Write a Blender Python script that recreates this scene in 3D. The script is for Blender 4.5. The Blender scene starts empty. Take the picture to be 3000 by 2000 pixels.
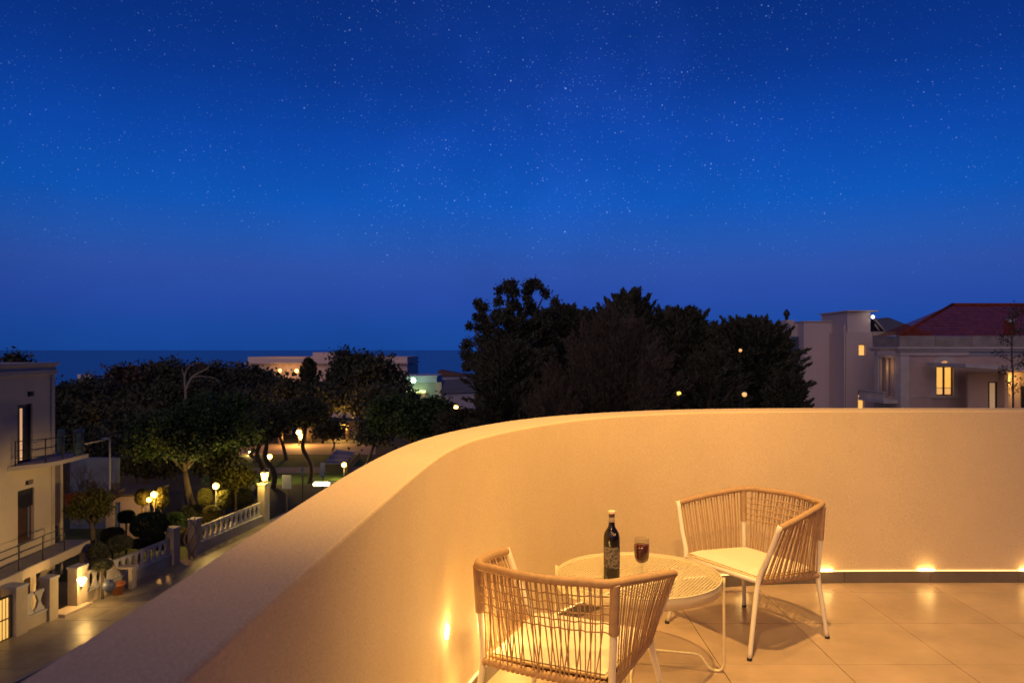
import bpy, math, random
import numpy as np
from mathutils import Vector, Matrix
random.seed(7); rng = np.random.default_rng(11)
sc = bpy.context.scene
C = sc.collection

# ---------------------------------------------------------------- camera
FPX = 2300.0; EYE = 1.6; HORIZON = 1025.0
cam_d = bpy.data.cameras.new('camera'); cam = bpy.data.objects.new('camera', cam_d); C.objects.link(cam)
cam.location = (0, 0, EYE); cam.rotation_euler = (math.radians(90), 0, 0)
cam_d.sensor_width = 36.0; cam_d.lens = 36.0*FPX/3000.0; cam_d.shift_y = (HORIZON-1000)/3000.0
cam_d.clip_start = 0.05; cam_d.clip_end = 120000
cam_d.dof.use_dof = True; cam_d.dof.focus_distance = 4.0; cam_d.dof.aperture_fstop = 5.0
sc.camera = cam
sc.view_settings.view_transform = 'Standard'; sc.view_settings.look = 'None'
sc.view_settings.exposure = 0.0; sc.view_settings.gamma = 1.0; sc.view_settings.use_curve_mapping = False
sc.render.engine = 'CYCLES'
sc.cycles.use_denoising = True; sc.cycles.max_bounces = 8; sc.cycles.diffuse_bounces = 3; sc.cycles.transparent_max_bounces = 16
sc.cycles.sample_clamp_indirect = 4.0; sc.cycles.caustics_reflective = False; sc.cycles.caustics_refractive = False

def srgb(r, g, b):
    return tuple(((c/255.0)/12.92 if c/255.0 <= .04045 else ((c/255.0+.055)/1.055)**2.4) for c in (r, g, b))

# ---------------------------------------------------------------- world: dusk sky with stars
w = bpy.data.worlds.new("World"); sc.world = w; w.use_nodes = True
nt = w.node_tree; N = nt.nodes; L = nt.links; N.clear()
def nd(t, **k):
    n = N.new(t)
    for a, v in k.items(): setattr(n, a, v)
    return n
def math_n(op, a, b=None, clamp=False):
    n = nd('ShaderNodeMath', operation=op, use_clamp=clamp)
    for i, v in enumerate((a, b)):
        if v is None: continue
        if isinstance(v, (int, float)): n.inputs[i].default_value = v
        else: L.new(v, n.inputs[i])
    return n.outputs[0]
def mapr(v, a, b, c, d, interp='SMOOTHSTEP'):
    n = nd('ShaderNodeMapRange', interpolation_type=interp)
    L.new(v, n.inputs['Value'])
    for i, x in zip((1, 2, 3, 4), (a, b, c, d)): n.inputs[i].default_value = x
    return n.outputs[0]
tc = nd('ShaderNodeTexCoord'); D = tc.outputs['Generated']
sep = nd('ShaderNodeSeparateXYZ'); L.new(D, sep.inputs[0])
ramp = nd('ShaderNodeValToRGB'); L.new(mapr(sep.outputs[2], -1, 1, 0, 1, 'LINEAR'), ramp.inputs[0])
cr = ramp.color_ramp
stops = [(-1, (6, 14, 40)), (-.02, (16, 50, 110)), (.0, (22, 68, 148)), (.03, (27, 71, 155)), (.062, (38, 73, 162)), (.1, (44, 79, 164)), (.135, (34, 84, 172)),
         (.18, (15, 83, 179)), (.25, (12, 70, 167)), (.32, (10, 55, 143)), (.40, (9, 46, 124)), (.55, (7, 33, 98)), (.8, (5, 22, 72)), (1, (5, 20, 62))]
while len(cr.elements) > 1: cr.elements.remove(cr.elements[-1])
for i, (z, c) in enumerate(stops):
    e = cr.elements[0] if i == 0 else cr.elements.new((z+1)/2)
    e.position = (z+1)/2; e.color = (*srgb(*c), 1)
# the afterglow is strongest towards one bearing over the sea
dp = nd('ShaderNodeVectorMath', operation='DOT_PRODUCT'); L.new(D, dp.inputs[0]); v = Vector((.06, 1, .25)).normalized(); dp.inputs[1].default_value = v
az = mapr(dp.outputs['Value'], .1, 1.0, .38, 1.06, 'LINEAR')
nz = nd('ShaderNodeTexNoise'); L.new(D, nz.inputs['Vector']); nz.inputs['Scale'].default_value = 3.5; nz.inputs['Detail'].default_value = 3
az2 = math_n('MULTIPLY', az, mapr(nz.outputs[0], .3, .7, .93, 1.07))
skyc = nd('ShaderNodeMix', data_type='RGBA', blend_type='MULTIPLY'); skyc.inputs[0].default_value = 1
L.new(ramp.outputs[0], skyc.inputs[6]); L.new(az2, skyc.inputs[7])
# stars
def star_layer(scale, rad, power, gain):
    vo = nd('ShaderNodeTexVoronoi', feature='F1'); L.new(D, vo.inputs['Vector']); vo.inputs['Scale'].default_value = scale
    m = mapr(vo.outputs['Distance'], rad*.25, rad, 1, 0)
    s = nd('ShaderNodeSeparateColor'); L.new(vo.outputs['Color'], s.inputs[0])
    return math_n('MULTIPLY', math_n('MULTIPLY', m, math_n('POWER', s.outputs[0], power)), gain)
nz2 = nd('ShaderNodeTexNoise'); L.new(D, nz2.inputs['Vector']); nz2.inputs['Scale'].default_value = 9; nz2.inputs['Detail'].default_value = 2
dp2 = nd('ShaderNodeVectorMath', operation='DOT_PRODUCT'); L.new(D, dp2.inputs[0]); dp2.inputs[1].default_value = Vector((.05, 1, .29)).normalized()
dens = math_n('MULTIPLY', mapr(nz2.outputs[0], .35, .65, .45, 1.2), mapr(dp2.outputs['Value'], .93, .998, .75, 1.35))
fade = mapr(sep.outputs[2], .03, .2, .0, 1)
st = math_n('ADD', star_layer(150, .14, 1.5, .46), math_n('ADD', star_layer(270, .18, 1.2, .28), star_layer(45, .06, 1.4, .42)))
st = math_n('MULTIPLY', math_n('MULTIPLY', st, dens), fade)
stc = nd('ShaderNodeMix', data_type='RGBA', blend_type='MULTIPLY'); stc.inputs[0].default_value = 1
stc.inputs[6].default_value = (.45, .68, 1.0, 1); L.new(st, stc.inputs[7])
addn = nd('ShaderNodeMix', data_type='RGBA', blend_type='ADD'); addn.inputs[0].default_value = 1
L.new(skyc.outputs[2], addn.inputs[6]); L.new(stc.outputs[2], addn.inputs[7])
# faint milky patch high over the sea
mw = math_n('MULTIPLY', mapr(dp2.outputs['Value'], .955, 1.0, 0, 1), mapr(nz2.outputs[0], .38, .7, .15, 1))
mwc = nd('ShaderNodeMix', data_type='RGBA', blend_type='MULTIPLY'); mwc.inputs[0].default_value = 1
mwc.inputs[6].default_value = (.003, .007, .04, 1); L.new(mw, mwc.inputs[7])
add2 = nd('ShaderNodeMix', data_type='RGBA', blend_type='ADD'); add2.inputs[0].default_value = 1
L.new(addn.outputs[2], add2.inputs[6]); L.new(mwc.outputs[2], add2.inputs[7])
bg = nd('ShaderNodeBackground'); bg.inputs[1].default_value = 1.0; L.new(add2.outputs[2], bg.inputs[0])
wo = nd('ShaderNodeOutputWorld'); L.new(bg.outputs[0], wo.inputs[0])

# last warm glow of the town and the west behind the terrace: one very weak, very soft sun
sd = bpy.data.lights.new('sun', 'SUN'); sun = bpy.data.objects.new('sun', sd); C.objects.link(sun)
sd.energy = .62; sd.angle = math.radians(60); sd.color = (1.0, .68, .62)
sun.rotation_euler = (math.radians(62), 0, math.radians(-22))

# ---------------------------------------------------------------- light helper
def lamp(kind, name, loc, watts, color, radius=.05, target=None, cone=120, blend=.6, parent=None, size=None):
    d = bpy.data.lights.new(name, kind); o = bpy.data.objects.new(name, d); C.objects.link(o)
    d.energy = watts; d.color = color
    if kind in ('POINT', 'SPOT'): d.shadow_soft_size = radius
    if kind == 'SPOT': d.spot_size = math.radians(cone); d.spot_blend = blend
    if kind == 'AREA' and size: d.shape = 'RECTANGLE'; d.size, d.size_y = size
    o.location = loc
    if target is not None: o.rotation_euler = (Vector(target)-Vector(loc)).to_track_quat('-Z', 'Y').to_euler()
    if parent is not None: o.parent = parent; o.location = Vector(loc)-parent.location
    return o
WARM = (1.0, .56, .135)
# terrace ceiling spots, above and behind the table, all out of frame
lamp('SPOT', 'terrace_spot', (1.2, 3.35, 4.0), 740, WARM, .04, (.95, 4.1, 0), 112, .9)
lamp('SPOT', 'terrace_spot', (2.1, 4.55, 4.3), 150, WARM, .05, (2.0, 4.3, 0), 120, .9)
lamp('SPOT', 'terrace_spot', (0.35, 1.4, 3.3), 255, WARM, .06, (.3, 4.0, .5), 92, .9)

# ---------------------------------------------------------------- pixel-measured helpers (photo is 3000 x 2000)
def ux(u, Y): return (u-1500.0)*Y/FPX
def vz(v, Y): return EYE-(v-HORIZON)*Y/FPX
def P(u, v, Y): return Vector((ux(u, Y), Y, vz(v, Y)))
GZ = -8.4
def ground_z(Y):
    if Y < 85: return GZ
    t = min(1.0, (Y-85)/240.0); return GZ-16.0*t*t*(3-2*t)

# ---------------------------------------------------------------- materials
MATS = {}
def mat(name, col, rough=.6, metal=0.0, var=.0, vscale=3.0, bump=0.0, bscale=30.0, emit=None, estr=0.0, spec=None, coat=0.0, col2=None, detail=4, trans=0.0, ior=1.45, bdist=.01, fine=0.0, fscale=200):
    if name in MATS: return MATS[name]
    m = bpy.data.materials.new(name); m.use_nodes = True; MATS[name] = m
    t = m.node_tree; b = t.nodes['Principled BSDF']
    b.inputs['Base Color'].default_value = (*col, 1); b.inputs['Roughness'].default_value = rough; b.inputs['Metallic'].default_value = metal
    if spec is not None: b.inputs['Specular IOR Level'].default_value = spec
    if coat: b.inputs['Coat Weight'].default_value = coat
    if trans: b.inputs['Transmission Weight'].default_value = trans; b.inputs['IOR'].default_value = ior
    if emit: b.inputs['Emission Color'].default_value = (*emit, 1); b.inputs['Emission Strength'].default_value = estr
    tcn = t.nodes.new('ShaderNodeTexCoord')
    g = t.nodes.new('ShaderNodeNewGeometry')
    cur = None
    if var or col2:
        n = t.nodes.new('ShaderNodeTexNoise'); n.inputs['Scale'].default_value = vscale; n.inputs['Detail'].default_value = detail; n.inputs['Roughness'].default_value = .65
        t.links.new(g.outputs['Position'], n.inputs['Vector'])
        mp = t.nodes.new('ShaderNodeMapRange'); mp.inputs[1].default_value = .3; mp.inputs[2].default_value = .7
        t.links.new(n.outputs[0], mp.inputs[0])
        mx = t.nodes.new('ShaderNodeMix'); mx.data_type = 'RGBA'
        c2 = col2 if col2 else tuple(max(0, c*(1-var)) for c in col)
        c1 = col if col2 else tuple(min(1, c*(1+var)) for c in col)
        mx.inputs[6].default_value = (*c1, 1); mx.inputs[7].default_value = (*c2, 1)
        t.links.new(mp.outputs[0], mx.inputs[0]); t.links.new(mx.outputs[2], b.inputs['Base Color']); cur = mx.outputs[2]
    if fine:
        n = t.nodes.new('ShaderNodeTexNoise'); n.inputs['Scale'].default_value = fscale; n.inputs['Detail'].default_value = 2
        t.links.new(g.outputs['Position'], n.inputs['Vector'])
        mp = t.nodes.new('ShaderNodeMapRange'); mp.inputs[1].default_value = .3; mp.inputs[2].default_value = .7; mp.inputs[3].default_value = 1-fine; mp.inputs[4].default_value = 1+fine
        t.links.new(n.outputs[0], mp.inputs[0])
        mx = t.nodes.new('ShaderNodeMix'); mx.data_type = 'RGBA'; mx.blend_type = 'MULTIPLY'; mx.inputs[0].default_value = 1
        if cur: t.links.new(cur, mx.inputs[6])
        else: mx.inputs[6].default_value = (*col, 1)
        t.links.new(mp.outputs[0], mx.inputs[7]); t.links.new(mx.outputs[2], b.inputs['Base Color'])
    if bump:
        n = t.nodes.new('ShaderNodeTexNoise'); n.inputs['Scale'].default_value = bscale; n.inputs['Detail'].default_value = 5
        t.links.new(g.outputs['Position'], n.inputs['Vector'])
        bp = t.nodes.new('ShaderNodeBump'); bp.inputs['Strength'].default_value = bump; bp.inputs['Distance'].default_value = bdist
        t.links.new(n.outputs[0], bp.inputs['Height']); t.links.new(bp.outputs[0], b.inputs['Normal'])
    return m

def light_mat(name, col, strength):
    if name in MATS: return MATS[name]
    m = bpy.data.materials.new(name); m.use_nodes = True; MATS[name] = m
    t = m.node_tree; b = t.nodes['Principled BSDF']; b.inputs['Base Color'].default_value = (.8, .8, .8, 1)
    b.inputs['Emission Color'].default_value = (*col, 1); b.inputs['Emission Strength'].default_value = strength
    return m

# ---------------------------------------------------------------- mesh builder
class MB:
    def __init__(s): s.v = []; s.f = []; s.sm = []
    def add(s, vs, fs, smooth=False):
        o = len(s.v); s.v += [tuple(x) for x in vs]; s.f += [tuple(i+o for i in f) for f in fs]; s.sm += [smooth]*len(fs); return s
    def box(s, x0, x1, y0, y1, z0, z1, bev=0.0):
        if x1 < x0: x0, x1 = x1, x0
        if y1 < y0: y0, y1 = y1, y0
        if z1 < z0: z0, z1 = z1, z0
        if bev <= 0:
            vs = [(x0, y0, z0), (x1, y0, z0), (x1, y1, z0), (x0, y1, z0), (x0, y0, z1), (x1, y0, z1), (x1, y1, z1), (x0, y1, z1)]
            return s.add(vs, [(0, 3, 2, 1), (4, 5, 6, 7), (0, 1, 5, 4), (1, 2, 6, 5), (2, 3, 7, 6), (3, 0, 4, 7)])
        b = bev; vs = []
        for z, k in ((z0, b), (z0+b, 0), (z1-b, 0), (z1, b)):
            vs += [(x0+k, y0+k, z), (x1-k, y0+k, z), (x1-k, y1-k, z), (x0+k, y1-k, z)]
        fs = [(3, 2, 1, 0), (12, 13, 14, 15)]
        for r in range(3):
            for i in range(4): fs.append((r*4+i, r*4+(i+1) % 4, r*4+4+(i+1) % 4, r*4+4+i))
        return s.add(vs, fs)
    def prism(s, pts, d):   # pts: 3D polygon, extruded by vector d
        n = len(pts); pts = [Vector(p) for p in pts]; d = Vector(d)
        vs = pts+[p+d for p in pts]
        fs = [tuple(range(n-1, -1, -1)), tuple(range(n, 2*n))]+[(i, (i+1) % n, n+(i+1) % n, n+i) for i in range(n)]
        return s.add(vs, fs)
    def tube(s, path, r, seg=8, caps=True, smooth=True):
        path = [Vector(p) for p in path]; n = len(path)
        rs = r if hasattr(r, '__len__') else [r]*n
        t0 = (path[1]-path[0]).normalized(); up = Vector((0, 0, 1)) if abs(t0.z) < .9 else Vector((1, 0, 0))
        a = t0.cross(up).normalized(); vs = []; prev = t0
        for i, p in enumerate(path):
            t = (path[min(i+1, n-1)]-path[max(i-1, 0)]).normalized()
            q = prev.rotation_difference(t); a = (q @ a); a = (a-t*a.dot(t)).normalized(); b = t.cross(a); prev = t
            for k in range(seg):
                an = 2*math.pi*k/seg; vs.append(p+(a*math.cos(an)+b*math.sin(an))*rs[i])
        fs = [(i*seg+k, i*seg+(k+1) % seg, (i+1)*seg+(k+1) % seg, (i+1)*seg+k) for i in range(n-1) for k in range(seg)]
        s.add(vs, fs, smooth)
        if caps:
            o = len(s.v)-len(vs)
            s.f += [tuple(o+k for k in range(seg-1, -1, -1)), tuple(o+(n-1)*seg+k for k in range(seg))]; s.sm += [False, False]
        return s
    def lathe(s, prof, c=(0, 0, 0), seg=24, smooth=True, caps=True):
        vs = []; n = len(prof)
        for r, z in prof:
            for k in range(seg):
                an = 2*math.pi*k/seg; vs.append((c[0]+r*math.cos(an), c[1]+r*math.sin(an), c[2]+z))
        fs = [(i*seg+k, i*seg+(k+1) % seg, (i+1)*seg+(k+1) % seg, (i+1)*seg+k) for i in range(n-1) for k in range(seg)]
        s.add(vs, fs, smooth); o = len(s.v)-len(vs)
        if caps:
            if prof[0][0] > 1e-5: s.f.append(tuple(o+k for k in range(seg-1, -1, -1))); s.sm.append(False)
            if prof[-1][0] > 1e-5: s.f.append(tuple(o+(n-1)*seg+k for k in range(seg))); s.sm.append(False)
        return s
    def ball(s, c, r, seg=12, rings=8, sz=1.0):
        prof = [(max(1e-6, r*math.sin(math.pi*i/rings)), -r*sz*math.cos(math.pi*i/rings)) for i in range(rings+1)]
        return s.lathe(prof, c, seg, True, False)
    def build(s, name, material, parent=None):
        me = bpy.data.meshes.new(name)
        off = parent_world(parent) if parent is not None else Vector((0, 0, 0))
        me.from_pydata([(a[0]-off.x, a[1]-off.y, a[2]-off.z) for a in s.v], [], s.f)
        me.polygons.foreach_set('use_smooth', s.sm); me.update()
        if isinstance(material, (list, tuple)):
            for mm in material: me.materials.append(mm)
        else: me.materials.append(material)
        o = bpy.data.objects.new(name, me); C.objects.link(o)
        if parent is not None: o.parent = parent
        return o
def parent_world(p):
    v = Vector((0, 0, 0))
    while p is not None: v += p.location; p = p.parent
    return v
def tag(o, label=None, cat=None, group=None, kind=None):
    if label: o['label'] = label
    if cat: o['category'] = cat
    if group: o['group'] = group
    if kind: o['kind'] = kind
    return o
def thing(name, label, cat, loc=(0, 0, 0), group=None):
    o = bpy.data.objects.new(name, None); C.objects.link(o); o.location = loc; o.empty_display_size = .2
    return tag(o, label, cat, group)
def struct(name, mb, m):
    return tag(mb.build(name, m), kind='structure')
def children(o): return [c for c in bpy.data.objects if c.parent is o]
def copy_tree(o, parent=None):
    kids = KIDS[o] if o in KIDS else children(o)
    c = o.copy(); C.objects.link(c)
    if parent is not None: c.parent = parent
    for ch in kids: copy_tree(ch, c)
    return c
KIDS = {}
def catmull(pts, n=8):
    out = []; pts = [Vector(p) for p in pts]; m = len(pts)
    for i in range(m-1):
        p0 = pts[max(i-1, 0)]; p1 = pts[i]; p2 = pts[i+1]; p3 = pts[min(i+2, m-1)]
        if i == 0: p0 = p1*2-p2
        if i == m-2: p3 = p2*2-p1
        for k in range(n):
            t = k/n; out.append(.5*((2*p1)+(-p0+p2)*t+(2*p0-5*p1+4*p2-p3)*t*t+(-p0+3*p1-3*p2+p3)*t**3))
    out.append(pts[-1]); return out
def resample(pts, n):
    d = [0]
    for a, b in zip(pts[:-1], pts[1:]): d.append(d[-1]+(b-a).length)
    out = []; j = 0
    for i in range(n):
        s = d[-1]*i/(n-1)
        while j < len(d)-2 and d[j+1] < s: j += 1
        t = 0 if d[j+1] == d[j] else (s-d[j])/(d[j+1]-d[j]); out.append(pts[j].lerp(pts[j+1], min(1, max(0, t))))
    return out
# wall with rectangular openings; axis 'x' = wall plane normal along x (spans Y), axis 'y' = normal along y (spans X)
def wall_openings(mb, axis, a0, a1, z0, z1, n0, n1, ops):
    As = sorted(set([a0, a1]+[o[0] for o in ops]+[o[1] for o in ops])); Zs = sorted(set([z0, z1]+[o[2] for o in ops]+[o[3] for o in ops]))
    As = [a for a in As if a0 <= a <= a1]; Zs = [z for z in Zs if z0 <= z <= z1]
    for i in range(len(As)-1):
        run = None
        for j in range(len(Zs)-1):
            ca = (As[i]+As[i+1])/2; cz = (Zs[j]+Zs[j+1])/2
            hole = any(o[0] < ca < o[1] and o[2] < cz < o[3] for o in ops)
            if not hole: run = (run[0], Zs[j+1]) if run else (Zs[j], Zs[j+1])
            if (hole or j == len(Zs)-2) and run:
                if axis == 'y': mb.box(As[i], As[i+1], n0, n1, run[0], run[1])
                else: mb.box(n0, n1, As[i], As[i+1], run[0], run[1])
                run = None
    return mb

# ================================================================ ground, sea, street
M_ground = mat('park_soil', (.035, .032, .022), .9, var=.35, vscale=.6)
M_lawn = mat('lawn_green', (.06, .12, .02), .9, var=.4, vscale=1.5)
M_path = mat('path_stone', (.34, .29, .24), .8, var=.15, vscale=1.2)
M_pave = mat('pavement_stone', (.26, .23, .19), .42, var=.18, vscale=1.0, bump=.15, bscale=8)
M_asph = mat('asphalt', (.05, .05, .052), .8, var=.2, vscale=2, bump=.2, bscale=60)
M_sea = mat('sea_water', (.004, .02, .05), .28, spec=.5, bump=.25, bscale=.05, bdist=1.5)

g = MB(); ys = [-40, 0, 20, 40, 60, 85]+[85+240*i/12 for i in range(1, 13)]+[400, 470]
xs = [-420, -200, -100, -60, -30, 0, 30, 60, 100, 200, 420]
vs = [(x*(1+max(0, y)/300), y, ground_z(y) if y < 460 else -26.5) for y in ys for x in xs]; nx = len(xs)
g.add(vs, [(j*nx+i, j*nx+i+1, (j+1)*nx+i+1, (j+1)*nx+i) for j in range(len(ys)-1) for i in range(nx-1)], True)
struct('ground', g, M_ground)
struct('sea', MB().add([(-70000, 405, -25), (70000, 405, -25), (70000, 90000, -25), (-70000, 90000, -25)], [(0, 1, 2, 3)]), M_sea)
Z1 = GZ+.004
def wx(Y): return -16.7+.17*(Y-29.9)      # street line of the garden wall
# road and pavement run with the garden wall
struct('road', MB().add([(wx(8)+2.9, 8, Z1), (wx(8)+9, 8, Z1), (wx(60)+9, 60, Z1), (wx(60)+2.9, 60, Z1)], [(0, 1, 2, 3)]), M_asph)
pv = MB(); pv.prism([(wx(8)-.1, 8, GZ), (wx(8)+2.9, 8, GZ), (wx(58)+2.9, 58, GZ), (wx(58)-.1, 58, GZ)], (0, 0, .12))
pavement = struct('pavement', pv, M_pave)
# kerb stones as pieces of the pavement
M_kerb = mat('kerb_granite', (.3, .29, .27), .7, var=.2, vscale=4)
for i in range(26):
    y = 20+i*1.0
    MB().prism([(wx(y)+2.905, y+.01, GZ), (wx(y)+3.05, y+.01, GZ), (wx(y+1)+3.05, y+.99, GZ), (wx(y+1)+2.905, y+.99, GZ)], (0, 0, .135)).build('kerb_stone', M_kerb, pavement)
M_slab = mat('paving_slab_stone', (.25, .22, .18), .4, var=.2, vscale=1.6, bump=.15, bscale=8)
for i in range(22):   # large paving slabs, two across
    y = 20+i*1.45
    for a0, a1 in ((-.05, 1.42), (1.44, 2.88)):
        MB().prism([(wx(y)+a0, y+.012, GZ+.1205), (wx(y)+a1, y+.012, GZ+.1205), (wx(y+1.45)+a1, y+1.438, GZ+.1205), (wx(y+1.45)+a0, y+1.438, GZ+.1205)], (0, 0, .006+random.uniform(0, .003))).build('paving_slab', M_slab, pavement)
# park lawns and paths
def flat(name, pts, m, z=Z1):
    return struct(name, MB().add([(x, y, z) for x, y in pts], [tuple(range(len(pts)))]), m)
def gp(u, v, h=GZ): Y = (EYE-h)*FPX/(v-HORIZON); return (ux(u, Y), Y)
flat('lawn', [gp(590, 1420), gp(1090, 1420), gp(1060, 1332), gp(600, 1338)], M_lawn)
flat('path', [gp(700, 1388), gp(1080, 1382), gp(1075, 1366), gp(700, 1370)], M_path, GZ+.008)
flat('plaza', [gp(640, 1331), gp(1100, 1331), gp(1100, 1300.3), gp(640, 1300.3)], mat('plaza_stone', (.42, .3, .26), .8, var=.15, vscale=.6), GZ+.008)
flat('front_garden', [(-30, 34), (wx(34)-.3, 34), (wx(46)-.3, 46), (-30, 46)], mat('garden_soil', (.03, .045, .015), .95, var=.5, vscale=1.2))
flat('yard', [(-30, 20), (wx(20)-.3, 20), (wx(34)-.3, 33.9), (-30, 33.9)], mat('yard_stone', (.2, .17, .13), .8, var=.2, vscale=1.5))

# ================================================================ terrace
M_wall = mat('terrace_plaster', (.63, .49, .34), .75, var=.06, vscale=1.1, bump=.5, bscale=260, bdist=.0022, fine=.15, fscale=190)
M_ext = mat('exterior_plaster', (.5, .44, .38), .85, var=.08, vscale=1)
inn = [(-.66, -3.5), (-.535, -1), (-.475, 0), (-.42, 1.0), (-.362, 2.03), (-.335, 2.5), (-.311, 2.86), (-.258, 3.38), (-.165, 3.76), (.099, 4.31), (.40, 4.75), (.69, 5.03), (1.145, 5.25), (1.6, 5.36), (2.115, 5.41), (2.8, 5.42), (3.6, 5.42), (6.5, 5.42)]
out = [(-.87, -3.5), (-.75, -1), (-.69, 0), (-.625, 1.0), (-.588, 2.03), (-.562, 2.65), (-.535, 3.03), (-.478, 3.5), (-.375, 3.93), (-.205, 4.31), (.07, 4.82), (.60, 5.29), (1.21, 5.58), (1.6, 5.66), (2.0, 5.69), (2.8, 5.70), (3.6, 5.70), (6.5, 5.70)]
NC = 180
def smooth(p, n=22):
    for _ in range(n): p = [p[0]]+[(p[i-1]+p[i]*2+p[i+1])/4 for i in range(1, len(p)-1)]+[p[-1]]
    return p
inn = smooth(resample(catmull([(a, b, 0) for a, b in inn], 10), NC)); out = smooth(resample(catmull([(a, b, 0) for a, b in out], 10), NC))
PH = 1.18
par = thing('parapet_wall', 'curved cream rendered parapet wall enclosing the lit terrace', 'parapet', (0, 0, 0))
sec = MB(); vs = []
for a, b in zip(inn, out):
    d = (b-a).normalized(); rr = .008
    for q, z in ((a, -.02), (a, PH-rr), (a+d*rr*.3, PH-rr*.3), (a+d*rr, PH), (b-d*rr, PH), (b-d*rr*.3, PH-rr*.3), (b, PH-rr), (b, -.35)):
        vs.append((q.x, q.y, z))
fs = [(i*8+k, (i+1)*8+k, (i+1)*8+k+1, i*8+k+1) for i in range(NC-1) for k in range(7)]+[(i*8+7, (i+1)*8+7, (i+1)*8, i*8) for i in range(NC-1)]
fs += [tuple(range(8)), tuple((NC-1)*8+7-k for k in range(8))]
sec.add(vs, fs, False); sec.sm = [True]*len(sec.sm); wallo = sec.build('rendered_wall', M_wall, par)
mdf = wallo.modifiers.new('edge', 'EDGE_SPLIT'); mdf.split_angle = math.radians(18)
# facade of the building under the terrace
fa = MB(); vs = []
for b in out: vs += [(b.x+.02, b.y-.02, -.35), (b.x+.02, b.y-.02, GZ)]
fa.add(vs, [(2*i, 2*i+1, 2*i+3, 2*i+2) for i in range(NC-1)], True)
tag(fa.build('house_facade', M_ext), 'plain facade of the house below the terrace parapet', 'facade')

# skirting tiles along the inner face, LED line on top of them
M_skirt = mat('skirting_tile_stone', (.13, .105, .095), .45, var=.15, vscale=5)
def inner_normal(i):
    a = inn[max(i-1, 0)]; b = inn[min(i+1, NC-1)]; t = (b-a).normalized(); return Vector((t.y, -t.x, 0))
lens = [0]
for a, b in zip(inn[:-1], inn[1:]): lens.append(lens[-1]+(b-a).length)
def at_len(s):
    s = max(0, min(lens[-1]-1e-4, s))
    j = int(np.searchsorted(lens, s))-1; j = max(0, min(NC-2, j)); t = (s-lens[j])/(lens[j+1]-lens[j])
    return inn[j].lerp(inn[j+1], t), inner_normal(j).lerp(inner_normal(j+1), t).normalized()
# arc length at which the wall passes X = 2.857 (a joint seen in the photo)
sj = min(range(NC), key=lambda i: abs(inn[i].x-2.857) if inn[i].y > 5 else 9); s0 = lens[sj]
s = s0 % .6-.6; SK = .077
while s < lens[-1]:
    a = max(0, s+.0015); b = min(lens[-1], s+.5985); s += .6
    if b-a < .05: continue
    p, n = at_len((a+b)/2)
    if p.y < 1.0: continue
    mb = MB(); k = 6; vs = []
    for i in range(k+1):
        q, n = at_len(a+(b-a)*i/k)
        for off, z in ((.001, .0005), (.016, .0005), (.016, SK-.002), (.014, SK), (.001, SK)): r = q+n*off; vs.append((r.x, r.y, z))
    mb.add(vs, [(i*5+j, i*5+j+1, (i+1)*5+j+1, (i+1)*5+j) for i in range(k) for j in range(4)]+[(0, 1, 2, 3, 4), tuple(k*5+4-j for j in range(5))])
    mb.build('skirting_tile', M_skirt, par)
# LED strip sits in the shadow gap on top of the skirting
led = MB(); vs = []
sl = min(range(NC), key=lambda i: abs(inn[i].y-2.2)+abs(inn[i].x+.35)); NL = 90
for i in range(NL+1):
    q, n = at_len(lens[sl]+(lens[-1]-lens[sl])*i/NL)
    for off, z in ((.002, SK+.001), (.009, SK+.001), (.009, SK+.007), (.002, SK+.007)): r = q+n*off; vs.append((r.x, r.y, z))
led.add(vs, [(i*4+j, i*4+(j+1) % 4, (i+1)*4+(j+1) % 4, (i+1)*4+j) for i in range(NL) for j in range(4)])
led.build('led_strip', light_mat('led_strip_glow', (1, .58, .17), 2.0), par)
M_ledspot = light_mat('led_spot_glow', (1, .6, .16), 40)
for X in (1.55, 2.15, 2.857, 3.56):
    i = min(range(NC), key=lambda i: abs(inn[i].x-X) if inn[i].y > 4.9 else 9); q = inn[i]; n = inner_normal(i)
    MB().box(X-.055, X+.055, q.y-.0125, q.y-.003, SK+.007, SK+.012).build('led_spot', M_ledspot, par)
    lamp('POINT', 'led_uplight', (X, q.y-.05, SK+.03), .14, (1, .6, .2), .02)
for Yl in (1.5, 2.1, 2.7, 3.3, 3.9):   # the same strip runs on along the left-hand wall
    i = min(range(NC), key=lambda i: abs(inn[i].y-Yl) if inn[i].x < 1 else 9); q = inn[i]; n = inner_normal(i)
    lamp('POINT', 'led_uplight', tuple(q+n*.12+Vector((0, 0, SK+.04))), 1.7, (1, .6, .16), .05)
# two recessed step lights in the left-hand curve
for (u, v, Yp) in ((1291, 1848, 3.2), (1386, 1820, 3.80)):
    i = min(range(NC), key=lambda i: abs(inn[i].y-Yp) if inn[i].x < 1 else 9); q = inn[i]; n = inner_normal(i); t = Vector((-n.y, n.x, 0))
    z = EYE-(v-HORIZON)*q.y/FPX
    mb = MB(); pr = []
    for k in range(20):
        a = 2*math.pi*k/20; pr.append(q+n*.0005+t*(.022*math.cos(a))+Vector((0, 0, z+.03*math.sin(a))))
    mb.prism(pr, n*.006); mb.build('step_light', light_mat('step_light_glow', (1, .72, .3), 14), par)
    lamp('POINT', 'step_glow', tuple(q+n*.045+Vector((0, 0, z+.005))), 1.1 if v > 1830 else .6, (1, .6, .2), .02)
    lamp('POINT', 'step_wash', tuple(q+n*.22+Vector((0, 0, z+.02))), 1.6, (1, .6, .16), .06)

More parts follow.
